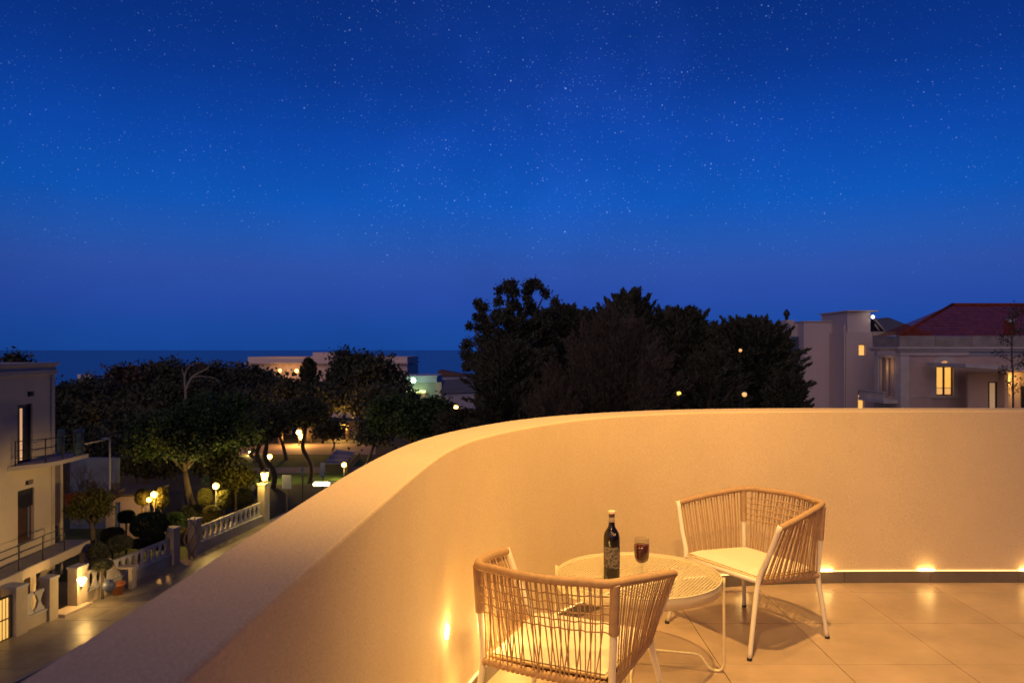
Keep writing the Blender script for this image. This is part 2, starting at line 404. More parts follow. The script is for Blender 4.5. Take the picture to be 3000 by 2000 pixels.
# tiled floor: every tile a piece, clipped to the curve
poly = [Vector((p.x, p.y)) for p in inn]+[Vector((6.5, -3.5))]
inn_poly = poly[:-1]
def clip(sub, cp):
    outp = sub
    for i in range(len(cp)):
        a = cp[i]; b = cp[(i+1) % len(cp)]; e = b-a
        if e.length < 1e-6: continue
        inp = outp; outp = []
        if not inp: break
        inside = lambda p: (e.x*(p.y-a.y)-e.y*(p.x-a.x)) <= .02*e.length
        for k in range(len(inp)):
            p = inp[k]; q = inp[(k+1) % len(inp)]; pi, qi = inside(p), inside(q)
            if pi != qi:
                d = q-p; den = e.x*d.y-e.y*d.x
                t = (.02*e.length-(e.x*(p.y-a.y)-e.y*(p.x-a.x)))/den; x = p+d*t
                if pi: outp.append(p); outp.append(x)
                else: outp.append(x)
            elif pi: outp.append(p)
        outp = [outp[k] for k in range(len(outp)) if (outp[k]-outp[k-1]).length > 1e-4]
    return outp
cpoly = inn_poly[::6]+[inn_poly[-1], poly[-1]]
floor = struct('terrace_floor', MB().add([(p.x, p.y, -.006) for p in poly], [tuple(range(len(poly)))[::-1]]), mat('tile_grout', (.25, .185, .15), .9))
def tile_mat():
    m = mat('porcelain_tile', (.41, .30, .235), .32, var=.22, vscale=2.2, detail=6, bump=.12, bscale=25, bdist=.002)
    t = m.node_tree; b = t.nodes['Principled BSDF']
    oi = t.nodes.new('ShaderNodeObjectInfo'); mr = t.nodes.new('ShaderNodeMapRange'); mr.inputs[3].default_value = .93; mr.inputs[4].default_value = 1.05
    t.links.new(oi.outputs['Random'], mr.inputs[0]); mx = t.nodes.new('ShaderNodeMix'); mx.data_type = 'RGBA'; mx.blend_type = 'MULTIPLY'; mx.inputs[0].default_value = 1
    src = b.inputs['Base Color'].links[0].from_socket; t.links.new(src, mx.inputs[6]); t.links.new(mr.outputs[0], mx.inputs[7]); t.links.new(mx.outputs[2], b.inputs['Base Color'])
    return m
M_tile = tile_mat()
tile_me = None
for ix in range(-2, 9):
    for iy in range(2, 10):
        x0 = .48+ix*.6-.6+.0; y0 = iy*.6-.2
        x0 = 2.255-.6*3+ix*.6-1.2; g_ = .0017
        sq = [Vector((x0+g_, y0+g_)), Vector((x0+.6-g_, y0+g_)), Vector((x0+.6-g_, y0+.6-g_)), Vector((x0+g_, y0+.6-g_))]
        cl = clip(sq, cpoly)
        if len(cl) < 3: continue
        ar = abs(sum(cl[k-1].x*cl[k].y-cl[k].x*cl[k-1].y for k in range(len(cl))))/2
        if ar < .003: continue
        zj = random.uniform(-.0004, .0004)
        if ar > .352:
            if tile_me is None:
                o = MB().box(g_, .6-g_, g_, .6-g_, -.02, 0, .0012).build('tile', M_tile, floor); tile_me = o.data
            else:
                o = bpy.data.objects.new('tile', tile_me); C.objects.link(o); o.parent = floor
            o.location = (x0, y0, zj)
        else:
            n = len(cl); c = sum(cl, Vector((0, 0)))/n; mb = MB(); ins = [p+(c-p).normalized()*.0012 for p in cl]
            vs = [(p.x, p.y, -.02) for p in cl]+[(p.x, p.y, -.0012) for p in cl]+[(p.x, p.y, 0) for p in ins]
            mb.add(vs, [tuple(2*n+k for k in range(n))]+[(r*n+k, r*n+(k+1) % n, (r+1)*n+(k+1) % n, (r+1)*n+k) for r in (0, 1) for k in range(n)])
            mb.build('tile', M_tile, floor)

# ================================================================ chair
M_white = mat('chair_white_paint', (.74, .68, .60), .4)
M_cord = mat('tan_cord', (.41, .26, .155), .75, var=.15, vscale=40, bump=.3, bscale=500, bdist=.001)
M_rubber = mat('black_rubber', (.02, .02, .02), .6)
M_cush = mat('cushion_cream', (.80, .68, .56), .9, var=.03, vscale=12, bump=.25, bscale=700, bdist=.001)
M_pipe = mat('cushion_side', (.76, .60, .34), .9)
K = dict(ff=Vector((.32, .306, 0)), fr=Vector((.308, -.306, 0)), sf=Vector((.279, .198, .379)), sr=Vector((.275, -.27, .349)), at=Vector((.391, .16, .678)), rc=Vector((.293, -.283, .74)))
def mir(v, s): return Vector((v.x*s, v.y, v.z))
BOW = .088
def rail_path():
    a, c = K['at'], K['rc']
    h = [a]+[a.lerp(c, t)+Vector((.012, 0, .004))*math.sin(math.pi*t) for t in (.25, .5, .75, .88)]
    # rounded corner, then bowed back
    h += [c+Vector((-.016, -.018, 0)), c+Vector((-.060, -.042, .002))]
    half = h; mid = [Vector((x, -.283-BOW*(1-(x/.293)**2)*1.0, .74+.004*(1-(x/.293)**2))) for x in (.2, .1, 0, -.1, -.2)]
    full = half+mid+[mir(p, -1) for p in reversed(half)]
    return catmull(full, 10)
def back_pt(x, z=None):
    return Vector((x, -.283-BOW*(1-(x/.293)**2), .742))
def make_chair(label):
    t = thing('woven_armchair', label, 'armchair', (0, 0, 0), 'cord armchairs on the terrace')
    # top rail wrapped in cord: ridges are modelled
    rp = resample(rail_path(), 340)
    rad = [.0172+(.0011 if i % 2 else -.0007)+random.uniform(-.0002, .0002) for i in range(len(rp))]
    rl = MB().tube(rp, rad, 10).build('arm_rail', M_cord, t)
    for s in (1, -1):
        # front leg rises through the seat joint to the arm tip
        p = catmull([mir(K['ff'], s), mir(K['ff'].lerp(K['sf'], .5), s)+Vector((0, .004, 0)), mir(K['sf'], s), mir(K['sf'].lerp(K['at'], .5), s), mir(K['at'], s)+Vector((0, 0, .012))], 5)
        n = len(p); lg = MB().tube(p, [.0115+.003*min(1, i/(n*.5)) for i in range(n)], 10).build('front_leg', M_white, t)
        MB().lathe([(.013, .0), (.0135, .010), (.0125, .014)], mir(K['ff'], s)+Vector((0, 0, 0)), 10).build('rubber_foot', M_rubber, lg)
        p = catmull([mir(K['fr'], s), mir(K['fr'].lerp(K['sr'], .5), s), mir(K['sr'], s), mir(K['sr'].lerp(K['rc'], .5), s), mir(K['rc'], s)+Vector((-.004*s, 0, -.01))], 5)
        n = len(p); lg = MB().tube(p, [.0115+.003*min(1, i/(n*.5)) for i in range(n)], 10).build('rear_leg', M_white, t)
        MB().lathe([(.013, .0), (.0135, .010), (.0125, .014)], mir(K['fr'], s), 10).build('rubber_foot', M_rubber, lg)
        # cord wrapping on the upper post
        a = mir(K['sr'].lerp(K['rc'], .50), s); b = mir(K['sr'].lerp(K['rc'], .985), s)
        wp = [a.lerp(b, i/80) for i in range(81)]
        MB().tube(wp, [.0188+(.0009 if i % 2 else -.0006) for i in range(81)], 12).build('post_wrapping', M_cord, t)
        # side seat rail, wrapped
        a = mir(K['sf'].lerp(K['sr'], .03), s); b = mir(K['sf'].lerp(K['sr'], .98), s); wp = [a.lerp(b, i/90) for i in range(91)]
        MB().tube(wp, [.0150+(.0034 if (i//2) % 2 else -.0012) for i in range(91)], 8).build('side_rail', M_cord, t)
    a, b = mir(K['sf'], -1), K['sf']; MB().tube([a, a.lerp(b, .5)+Vector((0, 0, -.002)), b], .0135, 10).build('front_rail', M_white, t)
    a, b = mir(K['sr'], -1), K['sr']; bk = [a.lerp(b, i/100)+Vector((0, -.02*math.sin(math.pi*i/100), 0)) for i in range(101)]
    MB().tube(bk, [.0152+(.0034 if (i//2) % 2 else -.0012) for i in range(101)], 8).build('back_rail', M_cord, t)
    MB().prism([(-.262, .19, .366), (.262, .19, .366), (.258, -.26, .340), (-.258, -.26, .340)], (0, 0, .006)).build('seat_panel', M_cord, t)
    # cushion with rounded edge
    G = 14; vs = []; top = []; T = .044
    def cz(y): return .384+(y-.19)*(.026/.46)
    for side in (0, 1):
        for j in range(G+1):
            for i in range(G+1):
                fx = i/G*2-1; fy = j/G*2-1
                e = max(0, 1-abs(fx)**14)*max(0, 1-abs(fy)**14); e = e**.5
                y = -.03+fy*.222; x = fx*(.252+.010*fy)
                puff = T*.5*(e)+.006*(1-fx*fx)*(1-fy*fy)
                z = cz(y)+T*.5+(puff if side else -T*.5*e)
                vs.append((x, y, z+.002*math.sin(7*x+3*y)))
    n1 = (G+1)**2; fs = []
    for j in range(G):
        for i in range(G):
            a = j*(G+1)+i; fs.append((n1+a, n1+a+1, n1+a+G+2, n1+a+G+1)); fs.append((a+G+1, a+G+2, a+1, a))
    ring = [i for i in range(G+1)]+[(j*(G+1)+G) for j in range(1, G+1)]+[(G*(G+1)+i) for i in range(G-1, -1, -1)]+[(j*(G+1)) for j in range(G-1, 0, -1)]
    for a, b in zip(ring, ring[1:]+ring[:1]): fs.append((a, b, n1+b, n1+a))
    cu = MB().add(vs, fs, True).build('seat_cushion', M_cush, t)
    pp = [Vector(vs[n1+i])-Vector((0, 0, .012)) for i in ring]; pp.append(pp[0])
    MB().tube(pp, .0075, 6, caps=False).build('piping', M_pipe, cu)
    # side cords
    def cord(path, r, nm='cord'): MB().tube(path, r, 5, caps=False).build(nm, M_cord, t)
    for s in (1, -1):
        n = 22
        for i in range(n):
            f = (i+.6)/(n+.3); g2 = (i+.8)/(n+.4)
            a = mir(K['at'].lerp(K['rc'], f*.96+.0)+Vector((.012, 0, .004))*math.sin(math.pi*f), s); b = mir(K['sf'].lerp(K['sr'], g2*.97), s)
            a = a+Vector((.012*s, 0, -.004)); b = b+Vector((.012*s, 0, .004)); j = random.uniform(-.006, .006)
            m = a.lerp(b, .5)+Vector((-.004*s, j, 0))
            a2 = a+Vector((0, random.uniform(-.003, .003), 0))
            cord(catmull([a2, m, b], 4), .0027)
            if i % 2 == 0:
                cord(catmull([a2+Vector((0, .005, 0)), m+Vector((0, .008, 0)), b+Vector((0, .009, 0))], 4), .0028)
    # back cords, running through the woven band
    nb = 26; xs_ = []
    for i in range(nb):
        x = -.258+.516*(i+.5)/nb; x0_ = x+random.uniform(-.003, .003); xs_.append(x0_)
        a = back_pt(x0_)+Vector((0, -.006, -.01)); 
        xb = x*.97+random.uniform(-.016, .016); b = Vector((xb, -.272-.02*math.cos(math.pi*xb/.55), .352)); 
        m1 = a.lerp(b, .45); m1.x = x0_+.3*(xb-x0_)
        cord(catmull([a, m1, b], 5), .0029)
        if i % 2:
            xb2 = xb-random.uniform(.012, .022); b2 = Vector((xb2, b.y-.006, .352))
            cord(catmull([a+Vector((.006, 0, 0)), m1+Vector((.007, 0, 0)), b2], 5), .0028)
    for k in range(5):
        z = .742-.052-k*.034; pts = []
        for i in range(27):
            x = -.272+.544*i/26; y = back_pt(x).y; f = (.742-z)/.39; y = y*(1-f)+(-.28)*f
            pts.append(Vector((x, y+(.0035 if i % 2 else -.0035), z+.002*math.sin(i*1.7+k))))
        cord(pts, .0030, 'cross_cord')
    return t
chair = make_chair('tan cord armchair with cream cushion facing the table, standing by the far wall')
chair.location = (1.334, 4.48, 0); chair.rotation_euler = (0, 0, 2.086)
for o in [chair]+children(chair): KIDS[o] = children(o)
chair2 = copy_tree(chair); chair2['label'] = 'nearest cord armchair seen from behind, its back to the camera in front of the table'
chair2.location = (.25, 3.285, 0); chair2.rotation_euler = (0, 0, -.474)

# ================================================================ table
TX, TY, TZ = .642, 4.005, .46
M_table = mat('table_cream_steel', (.72, .62, .42), .38)
tb = thing('coffee_table', 'round cream metal coffee table with a wire lattice top between the armchairs', 'table', (TX, TY, 0))
R = .415
MB().lathe([(R-.006, TZ-.055), (R, TZ-.055), (R, TZ-.002), (R-.002, TZ), (R-.006, TZ-.002), (R-.006, TZ-.055)], (TX, TY, 0), 96, True, False).build('table_rim', M_table, tb)
ring = [Vector((TX+(R-.002)*math.cos(2*math.pi*k/96), TY+(R-.002)*math.sin(2*math.pi*k/96), TZ)) for k in range(97)]
MB().tube(ring, .0042, 6, caps=False).build('rim_bead', M_table, tb)
lat = MB(); zt = TZ-.010
for sgn in (1, -1):
    ang = math.radians(52*sgn+8); dx, dy = math.cos(ang), math.sin(ang); px_, py_ = -dy, dx; step = .0155
    for k in range(-int(R/step), int(R/step)+1):
        o_ = k*step; h = math.sqrt(max(0, (R-.005)**2-o_*o_))
        if h < .02: continue
        c = Vector((TX+px_*o_, TY+py_*o_, zt+sgn*.0012)); d = Vector((dx, dy, 0))*h; w_ = Vector((px_, py_, 0))*.0018; u_ = Vector((0, 0, .0012))
        vs = [c-d-w_-u_, c-d+w_-u_, c-d+w_+u_, c-d-w_+u_, c+d-w_-u_, c+d+w_-u_, c+d+w_+u_, c+d-w_+u_]
        lat.add(vs, [(0, 1, 5, 4), (1, 2, 6, 5), (2, 3, 7, 6), (3, 0, 4, 7), (0, 3, 2, 1), (4, 5, 6, 7)])
lo = lat.build('wire_lattice', M_table, tb); lo['kind'] = 'stuff'
for k in range(4):
    a = math.radians(-15+90*k); d = Vector((math.cos(a), math.sin(a), 0)); c = Vector((TX, TY, 0)); ro = R+.009
    pts = [c+d*ro+Vector((0, 0, TZ+.012)), c+d*ro+Vector((0, 0, .3)), c+d*ro+Vector((0, 0, .08)), c+d*(ro-.002)+Vector((0, 0, .035)), c+d*(ro-.018)+Vector((0, 0, .012)), c+d*(ro-.045)+Vector((0, 0, .008)), c+d*(ro-.075)+Vector((0, 0, .022)), c+d*(ro-.095)+Vector((0, 0, .05)), c+d*(ro-.118)+Vector((0, 0, .073)), c+d*(ro-.15)+Vector((0, 0, .080)), c+d*.2+Vector((0, 0, .080)), c+Vector((0, 0, .080))+d*.008]
    MB().tube(catmull(pts, 5), .0072, 8).build('leg', M_table, tb)
MB().lathe([(.001, .07), (.014, .07), (.014, .09), (.001, .09)], (TX, TY, 0), 12).build('leg_hub', M_table, tb)

# ================================================================ bottle and glass
bx_, by_, bz_ = .4926, 3.88, TZ-.0076
bt = thing('wine_bottle', 'dark wine bottle with patterned label and cream cap standing on the table', 'bottle', (bx_, by_, bz_))
M_bot = mat('bottle_glass', (.006, .005, .008), .07, coat=.3)
rB = .0405; HB = .355
prof = [(.02, .004), (rB-.004, 0), (rB, .006), (rB, .215), (rB-.001, .232), (rB-.006, .249), (rB-.014, .262), (rB-.021, .272), (.0158, .284), (.0148, .30), (.0146, HB-.012)]
MB().lathe(prof, (bx_, by_, bz_), 40).build('bottle_body', M_bot, bt)
MB().lathe([(.0155, HB-.014), (.0175, HB-.012), (.0178, HB-.002), (.0165, HB), (.001, HB)], (bx_, by_, bz_), 28).build('cap', mat('cap_cream', (.85, .7, .5), .5), bt)
MB().lathe([(.0150, .300), (.0152, .3005), (.0152, .3225), (.0150, .323)], (bx_, by_, bz_), 28, True, False).build('neck_label', mat('neck_label_paper', (.35, .28, .25), .6), bt)
MB().lathe([(.0150, .3235), (.0152, .324), (.0152, .3405), (.0150, .341)], (bx_, by_, bz_), 28, True, False).build('neck_band', mat('neck_band_foil', (.09, .05, .055), .4), bt)
# front label: abstract grey and ochre pattern
ml = bpy.data.materials.new('label_print'); ml.use_nodes = True; t = ml.node_tree; b = t.nodes['Principled BSDF']; b.inputs['Roughness'].default_value = .5
tcn = t.nodes.new('ShaderNodeTexCoord'); no = t.nodes.new('ShaderNodeTexNoise'); no.inputs['Scale'].default_value = 42; no.inputs['Detail'].default_value = 3; no.inputs['Distortion'].default_value = 1.6
t.links.new(tcn.outputs['Object'], no.inputs['Vector']); rp_ = t.nodes.new('ShaderNodeValToRGB'); t.links.new(no.outputs[0], rp_.inputs[0])
rp_.color_ramp.interpolation = 'CONSTANT'; e = rp_.color_ramp.elements; e[0].color = (.02, .018, .018, 1); e[1].position = .5; e[1].color = (.2, .17, .155, 1)
e2 = e.new(.44); e2.color = (.07, .06, .055, 1); e3 = e.new(.585); e3.color = (.03, .025, .025, 1); e4 = e.new(.63); e4.color = (.30, .16, .05, 1)
t.links.new(rp_.outputs[0], b.inputs['Base Color'])
lab = MB(); vs = []
for i in range(25):
    a = math.radians(-90-72+144*i/24)
    for z in (.078, .182): vs.append((bx_+(rB+.0004)*math.cos(a), by_+(rB+.0004)*math.sin(a), bz_+z))
    
lab.add(vs, [(2*i, 2*i+2, 2*i+3, 2*i+1) for i in range(24)], True); lab.build('front_label', ml, bt)
mk = MB(); M_gold = mat('emblem_gold', (.75, .6, .38), .4)
for (du, dz) in ((-.004, .247), (.001, .252), (.005, .246), (.009, .241), (.003, .241), (.012, .247)):
    rr = rB-.006+.0008
    a = math.radians(-90)+ (du+.002)/rr
    r2 = np.interp(dz, [.232, .249, .262], [rB-.001, rB-.006, rB-.014])+.0012
    mk.box(bx_+r2*math.cos(a)-.0018, bx_+r2*math.cos(a)+.0018, by_+r2*math.sin(a)-.0008, by_+r2*math.sin(a)+.001, bz_+dz-.0012, bz_+dz+.0018)
mk.build('emblem', M_gold, bt)
gx, gy, gz_ = .651, 3.94, TZ-.0076
wg = thing('wine_glass', 'stemmed glass of red wine beside the bottle on the table', 'wine glass', (gx, gy, gz_))
M_glass = bpy.data.materials.new('clear_glass'); M_glass.use_nodes = True; t_ = M_glass.node_tree; t_.nodes.clear()
n1_ = t_.nodes.new('ShaderNodeBsdfTransparent'); n1_.inputs[0].default_value = (.95, .95, .95, 1); n2_ = t_.nodes.new('ShaderNodeBsdfGlossy'); n2_.inputs['Roughness'].default_value = .03
n3_ = t_.nodes.new('ShaderNodeLayerWeight'); n3_.inputs[0].default_value = .11; n4_ = t_.nodes.new('ShaderNodeMixShader'); n5_ = t_.nodes.new('ShaderNodeOutputMaterial')
t_.links.new(n3_.outputs[1], n4_.inputs[0]); t_.links.new(n1_.outputs[0], n4_.inputs[1]); t_.links.new(n2_.outputs[0], n4_.inputs[2]); t_.links.new(n4_.outputs[0], n5_.inputs[0])
o_ = [(.001, 0), (.033, 0), (.034, .002), (.01, .006), (.0055, .012), (.005, .07), (.006, .076), (.017, .080), (.031, .092), (.0372, .115), (.0398, .145), (.0392, .172), (.0358, .205)]
i_ = [(.0348, .205), (.0381, .172), (.0387, .145), (.0361, .115), (.0298, .0945), (.018, .085), (.001, .0835)]
MB().lathe(o_+i_, (gx, gy, gz_), 40, True, False).build('glass_body', M_glass, wg)
wi = [(.001, .0840), (.018, .0855), (.0294, .0950), (.0357, .1155), (.0383, .145), (.0377, .172), (.001, .172)]
MB().lathe(wi, (gx, gy, gz_), 40, True, False).build('wine', mat('red_wine', (.075, .003, .006), .15, spec=.4), wg)

# ================================================================ trees
def foliage_mat(name, col, var=.5):
    m = mat(name, col, .65, var=var, vscale=.9, detail=5)
    b = m.node_tree.nodes['Principled BSDF']; b.inputs['Specular IOR Level'].default_value = .25
    return m
M_fol_dark = foliage_mat('foliage_dark', (.062, .068, .048))
M_fol_green = foliage_mat('foliage_green', (.04, .075, .03))
M_fol_pine = foliage_mat('foliage_pine', (.065, .07, .048))
M_fol_brown = foliage_mat('foliage_brown', (.11, .09, .065))
M_fol_yel = foliage_mat('foliage_lamplit', (.11, .11, .025))  # yellow of the garden lamps put into the leaf colour
M_bark = mat('bark', (.11, .085, .06), .9, var=.3, vscale=6, bump=.5, bscale=20)
M_barkp = mat('pale_bark', (.24, .21, .20), .9, var=.2, vscale=6)
def leaves(name, c, d, ln, wd, material, parent, jit=.8):
    # c (N,3) centres, d (N,3) preferred direction, rhombic leaves
    n = len(c); r = rng.normal(size=(n, 3)); a = d+jit*r; a /= np.linalg.norm(a, axis=1)[:, None]+1e-9
    b = np.cross(a, rng.normal(size=(n, 3))); b /= np.linalg.norm(b, axis=1)[:, None]+1e-9
    s = rng.uniform(.6, 1.3, (n, 1)); L_ = ln*s; W_ = wd*s
    off = np.array(parent_world(parent))
    v = np.empty((n, 4, 3)); v[:, 0] = c-a*L_; v[:, 1] = c+b*W_; v[:, 2] = c+a*L_; v[:, 3] = c-b*W_
    v = (v.reshape(-1, 3)-off).astype(np.float32)
    me = bpy.data.meshes.new(name); me.vertices.add(n*4); me.vertices.foreach_set('co', v.ravel())
    me.loops.add(n*4); me.loops.foreach_set('vertex_index', np.arange(n*4, dtype=np.int32))
    me.polygons.add(n); me.polygons.foreach_set('loop_start', np.arange(0, n*4, 4, dtype=np.int32)); me.polygons.foreach_set('loop_total', np.full(n, 4, dtype=np.int32))
    me.update(calc_edges=True); me.materials.append(material)
    o = bpy.data.objects.new(name, me); C.objects.link(o); o.parent = parent; return o
def unit(v): return v/(np.linalg.norm(v, axis=-1, keepdims=True)+1e-9)
def limbs(mb, base, targets, r0, k=5):
    for t in targets:
        b = Vector(base); t = Vector(t); m = b.lerp(t, .5)+Vector((random.uniform(-.3, .3), random.uniform(-.3, .3), random.uniform(-.2, .4)))*(t-b).length*.25
        p = catmull([b, m, t], 4); n = len(p); mb.tube(p, [r0*(1-.8*i/(n-1)) for i in range(n)], k, caps=False)
def tree(u, vt, Y, hw, vb, kind, label, material=None, group=None, name=None, dens=1.0, ground=None, leafpx=None, cat='tree', trunk_u=None, depth=None, bark=None):
    """crown: centre column u, top row vt, bottom row vb, half width hw (photo pixels at distance Y)"""
    g0 = ground_z(Y) if ground is None else ground
    top = vz(vt, Y); bot = max(vz(vb, Y), g0+.3); cx = ux(u, Y); rx = hw*Y/FPX; ry = rx*.85 if depth is None else depth; rz = (top-bot)/2; cz = (top+bot)/2
    t = thing(name or 'tree', label, cat, (cx if trunk_u is None else ux(trunk_u, Y), Y, g0), group)
    px_ = Y/785.0; ls = (leafpx or 2.9)*px_
    area = 4*math.pi*((rx*ry)**1.6/3+(rx*rz)**1.6/3+(ry*rz)**1.6/3)**(1/1.6)
    tb_ = MB(); trunk0 = Vector((t.location.x, Y, g0)); fork = Vector((cx, Y, bot+.25*(top-bot)))
    tr = max(.09, .035*(top-g0))
    tp = catmull([trunk0-Vector((0, 0, .15)), trunk0.lerp(fork, .5)+Vector((random.uniform(-.2, .2), 0, 0)), fork], 4)
    tb_.tube(tp, [tr*(1-.45*i/(len(tp)-1)) for i in range(len(tp))], 8)
    tg = []
    if kind == 'broad':
        nl = 34; dirs = unit(rng.normal(size=(nl, 3))); dirs[:, 2] = np.abs(dirs[:, 2])*.95-.25*rng.random(nl)
        lc = dirs*np.array([rx, ry, rz])*rng.uniform(.45, .82, (nl, 1)); lr = rng.uniform(.22, .36, nl)*min(rx, rz*1.1)
        n = int(min(62000, dens*7.5*area/(ls*ls*1.3))); li = rng.integers(0, nl, n)
        dd = unit(rng.normal(size=(n, 3))); dd[:, 2] += .25; rr = lr[li][:, None]*rng.uniform(.55, 1.06, (n, 1))
        c = lc[li]+dd*rr*np.array([1, 1, .75])
        # twig-sized bunching
        nb_ = max(8, n//9); cc = c[:nb_]; k = rng.integers(0, nb_, n); c = cc[k]+rng.normal(size=(n, 3))*ls*1.3
        tg = lc[:14]; d = unit(c-lc[li[k]])*.6
        ln, wd, j = ls*.72, ls*.42, .9
    elif kind == 'open':   # clumps with sky between them
        nl = int(90*dens); dirs = unit(rng.normal(size=(nl, 3))); dirs[:, 2] = dirs[:, 2]*.9+.1
        lc = dirs*np.array([rx, ry, rz])*(rng.uniform(.2, 1.0, (nl, 1))**.5)*.97; lr = rng.uniform(.07, .125, nl)*rx
        n = int(min(40000, nl*330)); li = rng.integers(0, nl, n); dd = unit(rng.normal(size=(n, 3)))
        c = lc[li]+dd*lr[li][:, None]*rng.uniform(.2, 1.1, (n, 1)); c += rng.normal(size=(n, 3))*ls*.4
        tg = lc[:40]; d = dd; ln, wd, j = ls*.6, ls*.4, 1.0
    elif kind == 'spray':  # conifer made of upswept sprays
        ns = int(420*dens); th = rng.uniform(0, 2*np.pi, ns); hh = rng.random(ns)**.8
        wdt = np.sqrt(np.clip(1-(hh*1.0)**4.5, .04, 1))*(.72+.30*rng.random(ns))
        wdt *= 1+.20*np.sin(3*th+5*hh)+.12*np.sin(7*th-9*hh)
        o0 = np.stack([np.cos(th)*wdt*rx*.45, np.sin(th)*wdt*ry*.45, (hh*2-1)*rz*.92-.12*rz], 1)
        e0 = np.stack([np.cos(th)*wdt*rx, np.sin(th)*wdt*ry, (hh*2-1)*rz*.92+rng.uniform(.0, .22, ns)*rz], 1)
        e0[:, 2] = np.minimum(e0[:, 2], rz*rng.uniform(.93, 1.03, ns))
        n = int(min(60000, ns*150)); li = rng.integers(0, ns, n); f = rng.random((n, 1))**.7
        sd_ = unit(e0-o0)[li]; thick = (1-f)*.08*rx+.012*rx
        c = o0[li]*(1-f)+e0[li]*f+rng.normal(size=(n, 3))*thick*.75; d = sd_+np.array([0, 0, .35]); ln, wd, j = ls*.95, ls*.26, .45
        tg = (o0+e0)[:14]*.5
    elif kind == 'feather':  # tall feathery plumes fanning from the base
        ns = int(80*dens); n = int(min(60000, ns*700)); az_ = rng.uniform(0, 2*np.pi, ns); sp = rng.random(ns)**.7
        e0 = np.stack([np.cos(az_)*sp*rx, np.sin(az_)*sp*ry, rz*(1-1.15*sp**1.7)*rng.uniform(.75, 1.02, ns)], 1); o0 = np.stack([np.cos(az_)*sp*rx*.15, np.sin(az_)*sp*ry*.15, np.full(ns, -rz)], 1)
        li = rng.integers(0, ns, n); f = rng.random((n, 1)); base_ = o0[li]*(1-f)+e0[li]*f
        w2 = rx*(.16*np.sin(np.pi*np.clip(f*.85+.12, 0, 1)))+.01*rx; side = unit(rng.normal(size=(n, 3)))
        c = base_+side*w2*rng.random((n, 1))**.6; d = unit(e0-o0)[li]+side*.5; ln, wd, j = ls*1.25, ls*.17, .25; tg = e0[:8]*.6
    cen = np.array([cx, Y, cz])
    limbs(tb_, fork, [tuple(np.array(q)*.9+cen) for q in tg], tr*.38)
    tb_.build('trunk', bark or M_bark, t)
    leaves('crown', c+cen, d, ln, wd, material or M_fol_dark, t, j)
    return t
G1 = 'big trees behind the far parapet'
tree(1505, 806, 34, 165, 1235, 'open', 'tallest tree with loose leafy clumps and sky showing through, beyond the parapet', M_fol_dark, G1, dens=2.0, leafpx=2.4)
tree(1500, 1000, 31, 135, 1300, 'spray', 'low dense conifer under the tallest leafy tree', M_fol_pine, G1, dens=.9)
tree(1650, 898, 38, 135, 1260, 'spray', 'dark conifer between the tallest leafy tree and the twin topped one', M_fol_pine, G1, dens=1.0)
tree(1840, 848, 37, 105, 1260, 'spray', 'high blunt topped conifer behind the feathery brown tree', M_fol_pine, G1, dens=1.1)
tree(1800, 880, 29, 250, 1300, 'feather', 'brownish feathery conifer with fanning upright plumes in front of the dark trees', M_fol_brown, G1, dens=1.25, leafpx=2.2)
tree(1995, 900, 37, 140, 1260, 'spray', 'rounded dark conifer just right of the feathery brown tree', M_fol_pine, G1, dens=1.0)
tree(2195, 930, 34, 152, 1270, 'spray', 'broad spiky conifer beside the lilac house, last of the big trees', M_fol_pine, G1, dens=1.5)
tree(2100, 950, 40, 110, 1270, 'spray', 'dark conifer filling the gap before the broad spiky one', M_fol_pine, G1, dens=.8)
tree(1735, 905, 41, 110, 1260, 'spray', 'dark conifer directly left of the high blunt topped one', M_fol_pine, G1, dens=.8)
tree(2305, 1090, 31, 75, 1300, 'spray', 'small low conifer with spiky tips at the foot of the lilac house', M_fol_pine, G1, dens=.45)
tree(2080, 1030, 31, 110, 1290, 'spray', 'low conifer under the rounded dark one, showing a street light', M_fol_pine, G1, dens=.6)
tree(1620, 1080, 27, 90, 1290, 'feather', 'short feathery bush rising behind the parapet beside the leafy tree', M_fol_brown, G1, dens=.5, leafpx=2.2)
G2 = 'park trees on the left'
tree(540, 1132, 43, 205, 1462, 'broad', 'large rounded green tree over the garden balustrade', M_fol_green, G2, trunk_u=588, leafpx=2.4, dens=1.2)
tree(700, 1145, 58, 118, 1345, 'broad', 'rounded green park tree right of the large garden tree', M_fol_green, G2, dens=.9)
tree(1205, 1150, 47, 150, 1345, 'broad', 'broad green tree partly hidden by the curve of the parapet', M_fol_green, G2, trunk_u=1215, dens=1.1)
tree(1350, 1200, 41, 80, 1340, 'spray', 'low shrubby conifer at the left foot of the big trees', M_fol_pine, G2, dens=.5)
tree(1060, 1018, 98, 138, 1250, 'broad', 'tall rounded park pine standing before the long hotel', M_fol_dark, G2, dens=1.1)
tree(880, 1105, 92, 130, 1268, 'broad', 'dark park tree left of the tall rounded pine', M_fol_dark, G2, trunk_u=893, dens=.8)
tree(906, 1052, 110, 26, 1180, 'spray', 'narrow cypress standing against the hotel facade', M_fol_pine, G2, dens=.35)
tree(775, 1082, 125, 85, 1230, 'broad', 'dark tree in front of the left half of the hotel', M_fol_dark, G2, dens=.7)
tree(620, 1062, 115, 95, 1230, 'broad', 'dark tree left of the hotel roof edge', M_fol_dark, G2, dens=.8)
tree(495, 1056, 108, 95, 1230, 'broad', 'dark tree behind the bare pale branches', M_fol_dark, G2, dens=.8)
tree(372, 1066, 105, 95, 1230, 'broad', 'brownish dark tree seen against the sea left of the bare branches', foliage_mat('foliage_umber', (.085, .062, .048)), G2, dens=.8)
